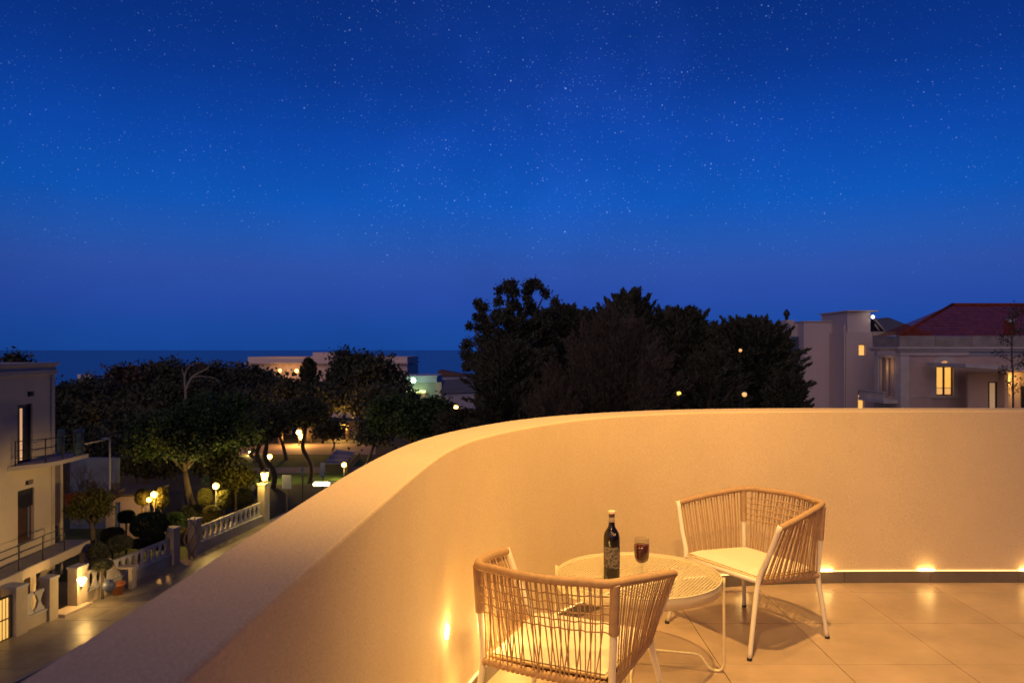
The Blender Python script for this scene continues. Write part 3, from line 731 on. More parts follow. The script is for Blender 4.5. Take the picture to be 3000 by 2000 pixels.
tree(245, 1100, 90, 95, 1260, 'broad', 'dark tree right of the apartment building cornice', M_fol_dark, G2, dens=.8)
tree(330, 1150, 66, 120, 1370, 'broad', 'wide dark tree behind the glass screened terrace', M_fol_pine, G2, dens=.9)
tree(215, 1170, 62, 80, 1350, 'broad', 'dark tree directly behind the corner of the apartment building', M_fol_pine, G2, dens=.8)
tree(50, 1028, 75, 42, 1120, 'broad', 'dark tree top rising over the flat roof of the apartment building', M_fol_dark, G2, dens=.6)
tree(800, 1180, 72, 70, 1262, 'broad', 'small dark park tree above the plaza', M_fol_dark, G2, dens=.7, trunk_u=840)
tree(975, 1225, 78, 50, 1310, 'broad', 'small round lollipop tree on the plaza', M_fol_dark, G2, dens=.6, trunk_u=972)
tree(1095, 1230, 60, 60, 1330, 'broad', 'dark park tree at the right end of the plaza', M_fol_dark, G2, dens=.6, trunk_u=1063)
tree(268, 1428, 33.5, 68, 1565, 'broad', 'small tree lit yellow in the front garden', M_fol_yel, G2, leafpx=2.0, dens=.9, trunk_u=268)
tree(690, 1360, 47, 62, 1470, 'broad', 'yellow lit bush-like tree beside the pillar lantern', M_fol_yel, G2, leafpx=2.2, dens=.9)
for (u, v, Y, hw, vb, lab) in ((430, 1120, 84, 120, 1330, 'dark tree mass behind the large green garden tree'), (590, 1105, 88, 120, 1310, 'dark tree behind the right shoulder of the green garden tree'),
        (180, 1108, 80, 80, 1330, 'dark tree beside the apartment building corner strip'), (300, 1100, 98, 110, 1260, 'dark tree under the tiny white seaside houses'),
        (740, 1130, 84, 95, 1270, 'dark tree between the green garden tree and the plaza'), (960, 1130, 88, 90, 1240, 'dark tree under the narrow cypress'),
        (1130, 1110, 86, 110, 1290, 'dark tree beneath the rounded pine on its right'), (1010, 1130, 96, 100, 1236, 'dark low tree right below the rounded pine'), (1290, 1165, 75, 80, 1330, 'dark tree before the slate roofed house'),
        (830, 1120, 96, 90, 1240, 'dark tree above the lit plaza wall'), (640, 1190, 52, 90, 1400, 'dark tree hugging the right side of the green garden tree'), (400, 1180, 56, 110, 1400, 'dark tree hugging the left side of the green garden tree'),
        (330, 1270, 50, 95, 1445, 'dark tree in the corner of the front garden'), (430, 1300, 47.5, 90, 1440, 'dark low crown behind the bright lamp pair'), (620, 1290, 47, 75, 1430, 'dark crown behind the starry garden lamp'), (250, 1255, 52, 70, 1340, 'dark tree above the pale blue wall'), (700, 1075, 135, 80, 1180, 'far dark tree below the left end of the hotel'), (430, 1068, 128, 90, 1180, 'far dark tree left of the pale bare limb'), (560, 1066, 130, 80, 1180, 'far dark tree right of the pale bare limb')):
    tree(u, v, Y, hw, vb, 'broad', lab, foliage_mat('foliage_umber', (.085, .062, .048)) if Y > 90 else M_fol_dark, G2, dens=.8, leafpx=3.0)
# clipped shrubs
def shrub(u, v0, v1, hw, Y, label, m, stem=True):
    g0 = ground_z(Y); top = vz(v0, Y); bot = vz(v1, Y); rx = hw*Y/FPX; t = thing('clipped_shrub', label, 'shrub', (ux(u, Y), Y, g0), 'clipped garden shrubs')
    n = 9000; dd = unit(rng.normal(size=(n, 3))); pw = np.sign(dd)*np.abs(dd)**.8
    c = pw*np.array([rx, rx, (top-bot)/2])*rng.uniform(.85, 1.0, (n, 1))+np.array([ux(u, Y), Y, (top+bot)/2])
    leaves('foliage', c, dd, .045, .028, m, t, 1.0)
    MB().tube([(ux(u, Y), Y, g0-.05), (ux(u, Y), Y, (top+bot)/2)], .05, 6).build('stem', M_bark, t)
shrub(438, 1500, 1572, 50, 36, 'large clipped drum shaped shrub in the front garden', M_fol_green)
shrub(370, 1495, 1530, 22, 37.5, 'small clipped shrub left of the large drum shaped one', M_fol_green)
shrub(350, 1570, 1612, 34, 33.0, 'low dark shrub behind the garden balustrade', M_fol_pine)
shrub(408, 1580, 1602, 30, 35.2, 'low spreading shrub below the drum shaped one', M_fol_pine)
shrub(300, 1640, 1668, 26, 31.2, 'low dark shrub just inside the balustrade beside the lamp pillar', M_fol_pine)
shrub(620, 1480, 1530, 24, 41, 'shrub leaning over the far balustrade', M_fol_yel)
shrub(510, 1500, 1560, 30, 42, 'dark shrub between the drum shaped shrub and the far balustrade', M_fol_green)
shrub(330, 1545, 1590, 30, 36.5, 'dark shrub behind the pale bench slab', M_fol_pine)
shrub(470, 1560, 1610, 26, 37.2, 'dark shrub in front of the large drum shaped one', M_fol_green)
shrub(290, 1590, 1640, 30, 32.6, 'dark shrub in the yard beside the deck post', M_fol_pine)
shrub(540, 1545, 1600, 26, 40.5, 'dark shrub filling the corner behind the vine', M_fol_pine)
shrub(560, 1475, 1530, 30, 43, 'dark shrub at the foot of the large green tree', M_fol_pine)
shrub(705, 1430, 1490, 36, 48, 'shrub behind the far garden pillar', M_fol_pine)
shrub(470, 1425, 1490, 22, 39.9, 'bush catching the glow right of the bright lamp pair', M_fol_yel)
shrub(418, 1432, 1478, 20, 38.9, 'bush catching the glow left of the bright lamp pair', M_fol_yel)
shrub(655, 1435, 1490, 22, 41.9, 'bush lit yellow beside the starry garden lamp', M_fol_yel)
shrub(600, 1430, 1480, 20, 42.5, 'leafy bush left of the starry garden lamp', M_fol_yel)
# bare trees
def bare(label, base, r0, n, spread, material, seedv, h, levels=3):
    random.seed(seedv); t = thing('bare_tree', label, 'tree', base); mb = MB()
    def grow(p, d, r, ln, lv):
        q = p+d*ln; m = p.lerp(q, .5)+Vector((random.uniform(-1, 1), random.uniform(-1, 1), random.uniform(-.5, .5)))*ln*.10
        pts = catmull([p, m, q], 3); mb.tube(pts, [r*(1-.38*i/(len(pts)-1)) for i in range(len(pts))], 5, caps=False)
        if lv == 0: return
        for k in range(n):
            dd = (d+Vector((random.uniform(-1, 1), random.uniform(-.6, .6), random.uniform(-.25, .7)))*spread).normalized()
            grow(q, dd, r*.6, ln*random.uniform(.6, .85), lv-1)
    grow(Vector(base)-Vector((0, 0, .1)), Vector((0, 0, 1)), r0, h, levels); mb.build('trunk', material, t); random.seed(seedv+100); return t
bare('small bare tree before the pale blue wall', (ux(272, 38), 38, GZ), .09, 4, .9, M_bark, 5, 1.55, 4)
# the pale bare limb above the green tree
bt_ = thing('bare_tree', 'dead pale tree with forked bare branches above the green crown', 'tree', (ux(543, 50), 50, GZ))
mb = MB(); Yb = 50
def pl(pts, r): 
    p = catmull([P(u, v, Yb) for u, v in pts], 5); n = len(p); mb.tube(p, [r*(1-.65*i/(n-1)) for i in range(n)], 6, caps=False)
mb.tube([(ux(543, Yb), Yb, GZ-.1), tuple(P(544, 1146, Yb))], [.18, .08], 7, caps=False)
pl([(544, 1148), (541, 1110), (545, 1088), (556, 1072)], .08); pl([(541, 1110), (538, 1094), (534, 1080)], .05); pl([(545, 1140), (560, 1108), (580, 1093), (606, 1080), (612, 1072)], .08)
pl([(562, 1106), (585, 1102), (612, 1104)], .045); pl([(556, 1072), (570, 1064), (590, 1062)], .04); pl([(612, 1104), (630, 1108), (645, 1120)], .03)
mb.build('trunk', M_barkp, bt_)
# park trunks standing free of their crowns
for (u, v0, v1, lean, Y, lab) in ((893, 1268, 1410, 14, 59, 'bent dark trunk standing on the lawn in front of the plaza'), (782, 1300, 1425, 18, 57, 'leaning dark trunk left of the lawn path'),
                                  (765, 1290, 1415, -6, 57.5, 'straight dark trunk beside the leaning one'), (740, 1320, 1360, 3, 70, 'short thin trunk at the left end of the lawn')):
    t = thing('tree', lab, 'tree', (ux(u+lean, Y), Y, GZ), 'park trees on the left'); a = Vector((ux(u+lean, Y), Y, GZ-.1)); b = P(u, v0, Y)
    m1 = a.lerp(b, .35)+Vector((.25, 0, 0)); m2 = a.lerp(b, .7)+Vector((-.25, 0, 0))
    p = catmull([a, m1, m2, b, b+Vector((.1, 0, 1.2))], 4); n = len(p)
    MB().tube(p, [.2*(1-.35*i/(n-1)) for i in range(n)], 8).build('trunk', M_bark, t)
    cN = 9000; dd = unit(rng.normal(size=(cN, 3))); c = dd*np.array([2.1, 1.9, 1.2])*rng.uniform(.3, 1, (cN, 1))+np.array([b.x, Y, b.z+1.6]); leaves('crown', c, dd, .10, .06, M_fol_pine, t, .9)

# ================================================================ apartment building on the left
M_apt = mat('apartment_plaster', (.62, .54, .42), .85, var=.06, vscale=.8, bump=.2, bscale=12)
M_trim = mat('stone_trim', (.52, .46, .40), .8, var=.08, vscale=1)
M_dark = mat('dark_frame', (.02, .018, .018), .5)
M_iron = mat('dark_iron', (.02, .02, .024), .5)
M_glassd = mat('dark_window_glass', (.015, .02, .03), .05, spec=.7)
M_wood = mat('brown_door_wood', (.07, .035, .022), .6, var=.2, vscale=6)
XF = -18.9
ap = thing('apartment_building', 'grey plastered apartment building with tall balcony door, at the left edge', 'building', (XF-4, 27, GZ))
ops = [(30.0, 30.95, -2.76, -.5), (30.62, 31.06, -.22, -.02), (30.02, 31.05, -5.86, -3.80), (30.5, 31.0, -3.66, -3.48), (27.0, 28.0, -5.86, -3.80), (27.0, 28.0, -2.76, -.5)]
wall_openings(MB(), 'x', 20, 32.4, GZ, .62, XF-.3, XF, ops).build('wall', M_apt, ap)
b = MB(); b.box(-30, XF-.3, 20, 32.4, GZ, .62); b.build('rear_wall', M_apt, ap)
b = MB(); b.box(-30, XF+.10, 19.95, 32.5, .62, .80, .01); b.box(-30, XF+.05, 19.98, 32.45, .80, .98); b.box(-30, XF+.16, 19.9, 32.56, .98, 1.09, .01); b.build('cornice', M_trim, ap)
b = MB(); b.box(XF, XF+.03, 32.2, 32.42, GZ, .62); b.build('corner_strip', M_trim, ap)
# upper balcony door: frame, leaves, lit slit between the curtains
f = MB(); 
for y0, y1, z0, z1 in ((30.0, 30.95, -2.76, -.5),):
    f.box(XF-.16, XF-.08, y0, y0+.07, z0, z1); f.box(XF-.16, XF-.08, y1-.07, y1, z0, z1); f.box(XF-.16, XF-.08, y0+.07, y1-.07, z1-.07, z1); f.box(XF-.16, XF-.08, y0+.07, y1-.07, z0, z0+.08)
dr = f.build('balcony_door', M_dark, ap)
MB().box(XF-.14, XF-.12, 30.07, 30.88, -2.68, -.57).build('pane', mat('curtain_glass', (.05, .05, .06), .3), dr)
MB().box(XF-.115, XF-.108, 30.33, 30.47, -2.66, -.66).build('lit_gap', light_mat('lit_curtain', (1, .5, .2), .62), dr)
MB().box(XF-.115, XF-.10, 30.50, 30.54, -2.68, -.57).build('mullion', M_dark, dr)
for y0, y1, z0, z1 in ((30.62, 31.06, -.22, -.02), (30.5, 31.0, -3.66, -3.48)):
    MB().box(XF-.26, XF-.2, y0, y1, z0, z1).build('vent', M_dark, ap)
for y0, y1, z0, z1, lab in ((30.02, 31.05, -5.86, -3.80, 1), (27.0, 28.0, -5.86, -3.80, 0), (27.0, 28.0, -2.76, -.5, 0)):
    d_ = MB().box(XF-.2, XF-.12, y0, y1, z0, z1-.72).build('door', M_wood, ap)
    MB().box(XF-.2, XF-.05, y0, y1, z1-.72, z1).build('shutter_box', M_dark, d_)
    MB().box(XF-.115, XF-.09, y1-.26, y1-.16, z0+.1, z1-.74).build('glass_strip', mat('blue_glass', (.16, .2, .32), .2), d_)
    MB().box(XF, XF+.06, y0-.06, y1+.06, z0-.07, z0).build('sill', M_trim, ap)
# curved balcony
bo = []
for k in range(17):
    tt = k/16; bo.append((XF+.02+(.95*math.sin(math.pi*min(1, tt*2)/2)), 29.4+3.6*tt))
pts = [(XF, 29.4, -2.94)]+[(x, y, -2.94) for x, y in bo]+[(XF+.97, 33.25, -2.94), (XF-1.2, 33.25, -2.94), (XF-1.2, 32.44, -2.94), (XF, 32.44, -2.94)]
bal = MB().prism(pts, (0, 0, .16)).build('balcony_slab', M_trim, ap)
rb = [Vector((x-.05, y, 0)) for x, y in bo]
rl = MB()
for z in (-2.5, -2.2, -1.85): rl.tube([p+Vector((0, 0, z)) for p in rb[1:]], .015, 5)
rl.build('railing', M_iron, bal)
for k in (1, 5, 9, 13, 16): MB().tube([rb[k]+Vector((0, 0, -2.79)), rb[k]+Vector((0, 0, -1.83))], .022, 6).build('railing_post', M_iron, bal)
b = MB()
for x0, y0, y1 in ((XF, 32.6, 33.15), (XF+.86, 32.3, 33.1)):
    MB().box(x0, x0+.02, y0, y1, -2.76, -1.72).build('glass_panel', mat('teal_glass', (.10, .17, .19), .15), bal)
# recessed wing behind
b = MB(); wall_openings(b, 'y', -26, XF-1.2, GZ, -3.0, 34.95, 35.15, [(-20.9, -20.2, GZ+.1, GZ+2.2)]); b.build('rear_wing', M_apt, ap)
# raised entrance deck with posts
dk = MB(); dk.prism([(XF+.001, 25.4, -6.42), (XF+1.12, 25.4, -6.42), (XF+1.12, 33.1, -6.42), (XF+.001, 33.1, -6.42)], (0, 0, .04)); deck = dk.build('entrance_deck', mat('deck_tile', (.26, .25, .27), .6, var=.1, vscale=2), ap)
MB().box(XF+.9, XF+1.12, 25.4, 33.1, -6.75, -6.422).build('deck_beam', M_apt, ap)
for y0, y1 in ((25.4, 25.8), (29.0, 29.35), (32.7, 33.1)): MB().box(XF+.88, XF+1.10, y0, y1, GZ, -6.752).build('deck_post', M_apt, ap)
r_ = MB()
for z in (-6.0, -5.72, -5.46): r_.tube([(XF+1.06, 25.5, z), (XF+1.06, 31.3, z)], .018, 5)
r_.build('railing', M_iron, deck)
for y in (25.5, 26.95, 28.4, 29.85, 31.3): MB().tube([(XF+1.06, y, -6.38), (XF+1.06, y, -5.45)], .022, 5).build('railing_post', M_iron, deck)
# stair from deck to the yard, running along the facade towards the viewer
st_ = MB()
for k in range(11): st_.box(XF+.1, XF+1.1, 25.4-.28*(k+1), 25.4-.28*k, GZ, -6.38-.17*(k+1))
st_.build('stair', mat('stair_stone', (.38, .33, .28), .8), ap)
r_ = MB(); r_.tube([(XF+1.06, 25.45, -5.5), (XF+1.06, 22.4, -7.35)], .022, 5); r_.tube([(XF+1.06, 25.45, -5.9), (XF+1.06, 22.4, -7.75)], .016, 5); r_.tube([(XF+1.06, 22.4, -7.35), (XF+1.06, 22.4, -8.25)], .02, 5); r_.build('stair_railing', M_iron, ap)
tag(MB().prism([(XF+.0, 33.2, -5.15), (XF+.95, 33.2, -5.15), (XF+1.0, 33.2, -4.75), (XF+.8, 33.2, -4.55), (XF+.0, 33.2, -4.5)], (0, .9, 0)).build('awning', mat('orange_awning', (.55, .12, .02), .8)), 'orange rounded awning at the corner of the apartment building', 'awning')

# ================================================================ garden wall, pillars, balusters
M_gw = mat('garden_wall_render', (.46, .40, .31), .85, var=.1, vscale=2, bump=.2, bscale=15)
M_cap = mat('garden_wall_coping', (.42, .42, .44), .75, var=.08, vscale=2)
M_bal = mat('baluster_white', (.52, .50, .50), .75)
gr_dir = Vector((.17, 1, 0)).normalized(); gr_n = Vector((1, -.17, 0)).normalized()
def slab(mb, y0, y1, o0, o1, z0, z1):  # along the wall line, offset towards the street
    pts = []
    for y, o in ((y0, o0), (y0, o1), (y1, o1), (y1, o0)): q = Vector((wx(y), y, 0))+gr_n*o; pts.append((q.x, q.y, z0))
    mb.prism(pts, (0, 0, z1-z0))
def wall_seg(y0, y1, label, nbal):
    t = thing('garden_wall', label, 'garden wall', (wx(y0), y0, GZ), 'garden wall along the pavement')
    b = MB(); slab(b, y0, y1, -.22, 0, GZ, GZ+.55); b.build('plinth', M_gw, t)
    b = MB(); slab(b, y0, y1, -.26, .04, GZ+.552, GZ+.62); b.build('coping', M_cap, t)
    step = (y1-y0)/nbal; w_ = step*.46
    for k in range(nbal):
        yc = y0+step*(k+.5)
        sh = [(-1, 0), (-.98, .10), (-.62, .13), (-.22, .36), (-.62, .60), (-.98, .64), (-1, .74), (1, .74), (.98, .64), (.62, .60), (.22, .36), (.62, .13), (.98, .10), (1, 0)]
        c = Vector((wx(yc), yc, GZ+.62))-gr_n*.15
        MB().prism([c+gr_dir*(a*w_)+Vector((0, 0, zz)) for a, zz in sh], gr_n*.09).build('baluster', M_bal, t)
    return t
def pillar(yc, w_, h, label, o0=-.32, o1=.10, cap=True):
    t = thing('garden_pillar', label, 'pillar', (wx(yc), yc, GZ), 'garden wall pillars')
    b = MB(); slab(b, yc-w_/2, yc+w_/2, o0, o1, GZ, GZ+h); b.build('shaft', M_gw, t)
    b = MB(); slab(b, yc-w_/2-.03, yc+w_/2+.03, o0-.03, o1+.03, GZ+h+.002, GZ+h+.09); b.build('pillar_cap', M_cap, t)
    return t
pillar(27.3, .5, 1.75, 'wide stone pillar beside the lit gate at the left edge', -.5, .12)
wall_seg(27.56, 28.55, 'short garden wall with white balusters between two pillars near the lit gate', 2)
pillar(28.8, .42, 1.62, 'pale stone pillar left of the open garden gateway')
pillar(30.25, .55, 1.62, 'stone pillar carrying the glowing wall lamp')
wall_seg(30.54, 36.0, 'long garden wall with a row of white balusters along the pavement', 13)
pillar(36.35, .5, 1.72, 'square stone pillar ending the long balustrade')
pillar(38.1, .5, 1.75, 'square stone pillar behind the twisted vine')
wall_seg(38.4, 44.6, 'far garden wall with balusters rising towards the lantern', 13)
pillar(45.0, .6, 2.3, 'far tall pillar under the bright lantern')
t = thing('door_step', 'pale stone step in front of the open garden gateway', 'step', (wx(29.6), 29.6, GZ))
b = MB(); slab(b, 29.05, 30.5, -.3, .35, GZ+.121, GZ+.24); b.build('step_slab', mat('step_stone', (.5, .42, .34), .6), t)
# iron gate, lit from inside, at the left frame edge
t = thing('iron_gate', 'black iron gate glowing yellow from inside at the left edge', 'gate', (wx(26.4), 26.4, GZ))
b = MB(); slab(b, 25.6, 25.66, -.1, -.04, GZ, GZ+1.6); slab(b, 26.96, 27.02, -.1, -.04, GZ, GZ+1.6); slab(b, 25.66, 26.96, -.1, -.04, GZ+1.54, GZ+1.6); slab(b, 25.66, 26.96, -.1, -.04, GZ+.08, GZ+.14); slab(b, 25.66, 26.96, -.095, -.045, GZ+.8, GZ+.83); b.build('gate_frame', M_iron, t)
for k in range(8):
    b = MB(); y = 25.75+.15*k; slab(b, y, y+.018, -.08, -.06, GZ+.14, GZ+1.54); b.build('bar', M_iron, t)
b = MB(); slab(b, 25.67, 26.95, -.14, -.11, GZ+.12, GZ+1.53); b.build('frosted_panel', light_mat('lit_gate_panel', (1, .5, .08), .9), t)
# twisted vine
t = thing('vine', 'twisted leafless vine stem leaning between the garden pillars', 'vine', (wx(37.3)+.25, 37.3, GZ+.12)); b = MB(); b0 = t.location
for s_ in range(3):
    pts = [b0+Vector((.08*s_-.1+.1*math.sin(k*1.1+s_*2), .3*s_-.3+.15*math.cos(k*.9+s_), k*.24)) for k in range(9)]
    b.tube(catmull(pts, 3), [.06*(1-.7*i/24) for i in range(25)], 6, caps=False)
b.build('stem', mat('vine_bark', (.2, .16, .18), .9), t)
# unseen street lamp, added across the road to light the pavement and lower facade
t = thing('street_lamp', 'unseen hooded street lamp added across the road from the garden wall', 'lamp', (-6.2, 27, GZ), 'park and street lamps')
MB().tube([(-6.2, 27, GZ), (-6.2, 27, -4.2), (-6.9, 27, -4.0)], .06, 8).build('pole', M_iron, t); MB().box(-7.3, -6.7, 26.85, 27.15, -4.08, -3.96, .03).build('lamp_head', M_iron, t)
lamp('SPOT', 'lamp_light', (-7.1, 27, -4.15), 2300, (1, .6, .2), .1, (-18.9, 30.3, -6.3), 50, .7, parent=t)
# yard objects
def q(u, v, Y): return P(u, v, Y)
t = thing('garden_post', 'small white domed post standing in the front garden', 'post', (ux(320, 32.3), 32.3, GZ)); MB().lathe([(.18, 0), (.17, 1.1), (.15, 1.3), (.08, 1.42), (.001, 1.46)], (ux(320, 32.3), 32.3, GZ), 14).build('post_shaft', mat('post_white', (.6, .5, .42), .8), t)
t = thing('garden_bench', 'pale low bench slab beside the white domed post', 'bench', (ux(365, 32.6), 32.6, GZ)); a = ux(335, 32.6); c_ = ux(395, 32.6)
MB().box(a, c_, 32.4, 32.9, GZ+.95, GZ+1.03, .01).build('seat', mat('bench_stone', (.5, .42, .36), .8), t); MB().box(a+.05, a+.2, 32.45, 32.85, GZ, GZ+.948).build('support', M_gw, t); MB().box(c_-.2, c_-.05, 32.45, 32.85, GZ, GZ+.948).build('support', M_gw, t)
for (u, Y, lab) in ((408, 34.8, 'terracotta pot under the drum shaped shrub'), (345, 31.8, 'orange brown pot just inside the balustrade')):
    t = thing('flower_pot', lab, 'flower pot', (ux(u, Y), Y, GZ)); MB().lathe([(.16, 0), (.27, .5), (.30, .5), (.30, .58), (.25, .58), (.22, .5), (.001, .5)], (ux(u, Y), Y, GZ), 16).build('pot_body', mat('terracotta', (.35, .12, .05), .8), t)
tag(MB().ball((ux(316, 30.4)+.0, 30.5, GZ+.86), .24, 14, 10).build('refuse_bag', mat('blue_bag', (.05, .07, .14), .5)), 'dark blue round bag resting on the balustrade coping', 'bag')
# garden house behind: pale walls with a blue door
t = thing('garden_house', 'small pale garden house with a blue door behind the clipped shrubs', 'house', (ux(370, 41), 41, GZ))
b = MB(); wall_openings(b, 'y', ux(310, 41), ux(430, 41), GZ, vz(1452, 41), 41, 41.2, [(ux(333, 41), ux(352, 41), GZ+.1, vz(1470, 41))]); b.build('wall', mat('lilac_wall', (.42, .38, .42), .85), t)
MB().box(ux(333, 41), ux(352, 41), 41.1, 41.15, GZ+.1, vz(1470, 41)).build('door', mat('blue_door', (.10, .17, .40), .5), t)
MB().prism([(ux(305, 41), 40.8, vz(1452, 41)+.002), (ux(435, 41), 40.8, vz(1452, 41)+.002), (ux(435, 41), 43.5, vz(1452, 41)+.1), (ux(305, 41), 43.5, vz(1452, 41)+.1)], (0, 0, .1)).build('roof', mat('dark_roof', (.10, .09, .10), .8), t)
# pale blue yard wall with the frame above it
t = thing('yard_wall', 'pale blue grey wall behind the small bare tree', 'wall', (ux(270, 44), 44, GZ)); MB().box(ux(205, 44), ux(345, 44), 44, 44.25, GZ, vz(1340, 44)).build('wall_body', mat('blue_grey_wall', (.13, .17, .30), .8, var=.25, vscale=1.2), t)
t = thing('pergola', 'thin pale metal pergola frame beyond the glass screens', 'pergola', (ux(290, 42), 42, GZ)); b = MB()
b.tube([P(240, 1302, 40), P(322, 1284, 42)], .05, 5); b.tube([P(322, 1284, 42), (P(322, 1284, 42).x, 42, GZ)], .05, 5); b.tube([P(322, 1284, 42), P(300, 1284, 46)], .05, 5); b.build('frame', mat('pergola_paint', (.35, .37, .42), .6), t)

# ================================================================ lights of the town
def emis(name, col, s): return light_mat(name, col, s)
E_yel = emis('lantern_glow', (1, .6, .07), 5.5); E_org = emis('orange_glow', (1, .45, .08), 8); E_grn = emis('green_white_glow', (.55, 1, .6), 5); E_lime = emis('lime_glow', (.75, 1, .25), 2.2); E_wht = emis('white_glow', (1, .85, .6), 9)
M_pole = mat('lamp_post_iron', (.03, .03, .032), .5)
def pole_lamp(u, v, Y, r, label, m, watts, col, name='street_lamp', globe=True, group='park and street lamps', lr=.15, base=None):
    g0 = ground_z(Y) if base is None else base; p = P(u, v, Y); t = thing(name, label, 'lamp', (p.x, Y, g0), group)
    k_ = .35 if watts == 0 else (.6 if r < .18 else 1); MB().lathe([(.09*k_, 0), (.09*k_, .25), (.05*k_, .35), (.04*k_, p.z-g0-r*1.1)], (p.x, Y, g0), 8).build('pole', M_pole, t)
    MB().ball((p.x, Y, p.z), r, 12, 8).build('globe', m, t)
    MB().lathe([(r*.55, r*.86), (r*.4, r*1.25), (.001, r*1.4)], (p.x, Y, p.z), 10).build('lamp_cap', M_pole, t)
    if watts: lamp('POINT', 'lamp_light', (p.x, Y-r*1.6, p.z), watts, col, lr, parent=t)
    return t
YEL = (1, .62, .16); ORG = (1, .48, .10)
pole_lamp(633, 1423, 41.5, .17, 'garden lamp with a starry glow left of the far balustrade', E_yel, 300, YEL)
pole_lamp(452, 1448, 39.5, .17, 'bright garden lamp above the drum shaped shrub', E_yel, 380, ORG)
pole_lamp(437, 1463, 38.6, .13, 'lower lamp of the bright pair above the drum shaped shrub', E_yel, 60, ORG)
pole_lamp(790, 1337, 60, .20, 'park lamp between the two dark trunks', E_yel, 300, YEL)
pole_lamp(876, 1266, 82, .30, 'round park lamp left of the bent trunk', E_yel, 650, ORG)
pole_lamp(883, 1279, 84, .34, 'second park lamp just below the round one', E_org, 200, ORG)
pole_lamp(1003, 1246, 88, .36, 'broad bright park lamp at the back of the plaza', E_yel, 700, ORG)
pole_lamp(985, 1250, 89, .28, 'smaller park lamp left of the broad bright one', E_yel, 250, ORG)
pole_lamp(1008, 1361, 61, .20, 'park lamp under the striped kiosk roof', E_yel, 220, YEL)
pole_lamp(370, 1243, 63, .16, 'small orange lamp among the dark trees on the left', E_org, 60, ORG)
pole_lamp(733, 1325, 75, .16, 'small lamp at the left end of the lawn', E_yel, 200, YEL)
pole_lamp(1335, 1194, 70, .24, 'orange lamp at the left foot of the big trees', E_org, 120, ORG)
pole_lamp(1989, 1152, 28.6, .08, 'yellow street lamp shining through the big trees', emis('amber_glow', (1, .7, .12), 2), 0, YEL)
pole_lamp(2169, 1026, 28.8, .06, 'small orange lamp high among the big trees', emis('dull_orange', (1, .5, .12), 1.0), 0, ORG)
pole_lamp(2181, 1155, 28.4, .09, 'orange glowing lamp low among the big trees', emis('dull_orange', (1, .5, .12), 1.0), 0, ORG)
pole_lamp(1090, 1168, 88, .16, 'pale lamp seen in the crown of the rounded pine', E_wht, 20, WARM)
pole_lamp(1052, 1163, 88, .13, 'faint lamp left of the pale one under the rounded pine', E_org, 20, WARM)
# lantern on the far pillar
p = P(775, 1393, 45); t = thing('lantern', 'large bright glass lantern on the far tall pillar', 'lantern', (p.x, 45, GZ+2.39)); 
MB().lathe([(.06, 0), (.05, p.z-GZ-2.39-.26)], (p.x, 45, GZ+2.39), 8).build('stand', M_pole, t)
MB().lathe([(.14, -.26), (.24, .2)], (p.x, 45, p.z), 6, False).build('lantern_glass', E_yel, t)
MB().lathe([(.30, .202), (.1, .36), (.001, .42)], (p.x, 45, p.z), 6, False).build('lantern_roof', M_pole, t)
lamp('POINT', 'lamp_light', (p.x+.1, 44.4, p.z), 230, (1, .62, .12), .2, parent=t)
# wall lamp on the pillar
p = Vector((wx(30.15)+.19, 30.05, GZ+1.18)); t = thing('wall_lamp', 'glowing half round wall lamp on the garden pillar', 'wall lamp', tuple(p))
MB().lathe([(.03, -.2), (.16, .02), (.17, .06), (.15, .10), (.001, .12)], tuple(p), 14).build('lamp_bowl', emis('pillar_lamp_glow', (1, .72, .3), 10), t)
MB().lathe([(.02, -.30), (.05, -.24), (.04, -.2)], tuple(p), 8).build('lamp_bracket', M_pole, t)
lamp('POINT', 'lamp_light', (p.x+.22, p.y-.15, p.z), 70, (1, .55, .14), .08, parent=t)
lamp('POINT', 'lamp_light', (p.x+.2, p.y-.2, p.z+.2), 10, (1, .55, .14), .08, parent=t)
# LED street light head
p = P(942, 1417, 46); t = thing('street_light', 'long bright street light head just above the parapet edge', 'street light', (p.x+1.5, 46, GZ), 'park and street lamps')
MB().tube([(p.x+1.5, 46, GZ), (p.x+1.5, 46, p.z+.1), (p.x+.4, 46, p.z+.15)], .05, 8).build('pole', M_pole, t)
MB().box(p.x-.45, p.x+.45, 45.85, 46.15, p.z-.10, p.z+.10, .05).build('light_head', emis('street_led', (1, .95, .55), 9), t)
lamp('POINT', 'lamp_light', (p.x, 45.7, p.z-.4), 35, (1, .85, .4), .2, parent=t)
# signs and kiosk
def sign(u, v, Y, w_, h, label, m):
    p = P(u, v, Y); t = thing('road_sign', label, 'sign', (p.x, Y, GZ), 'road signs by the park'); MB().box(p.x-.035, p.x+.035, Y+.021, Y+.08, GZ, p.z+h/2).build('post', M_pole, t)
    MB().box(p.x-w_/2, p.x+w_/2, Y-.015, Y+.02, p.z-h/2, p.z+h/2, .01).build('sign_plate', m, t); return t
M_sg = mat('sign_blue', (.05, .07, .2), .5); M_sge = mat('sign_pale', (.16, .18, .32), .5)
t = sign(840, 1411, 46, .52, .82, 'rectangular blue road sign with a pale border', M_sge); p = P(840, 1411, 46); MB().box(p.x-.23, p.x+.23, 45.972, 45.983, p.z-.38, p.z+.38).build('sign_face', M_sg, t)
sign(886, 1380, 50, .18, .42, 'narrow blue sign right of the rectangular road sign', M_sg)
sign(945, 1375, 49, .28, .9, 'tall narrow blue sign above the long street light', M_sg)
t = thing('kiosk', 'park kiosk with striped grey roof and yellow lit side', 'kiosk', (ux(1000, 68), 68, GZ))
a, b_, c_, d2 = P(950, 1360, 64), P(1012, 1360, 64), P(1040, 1325, 72), P(985, 1318, 72)
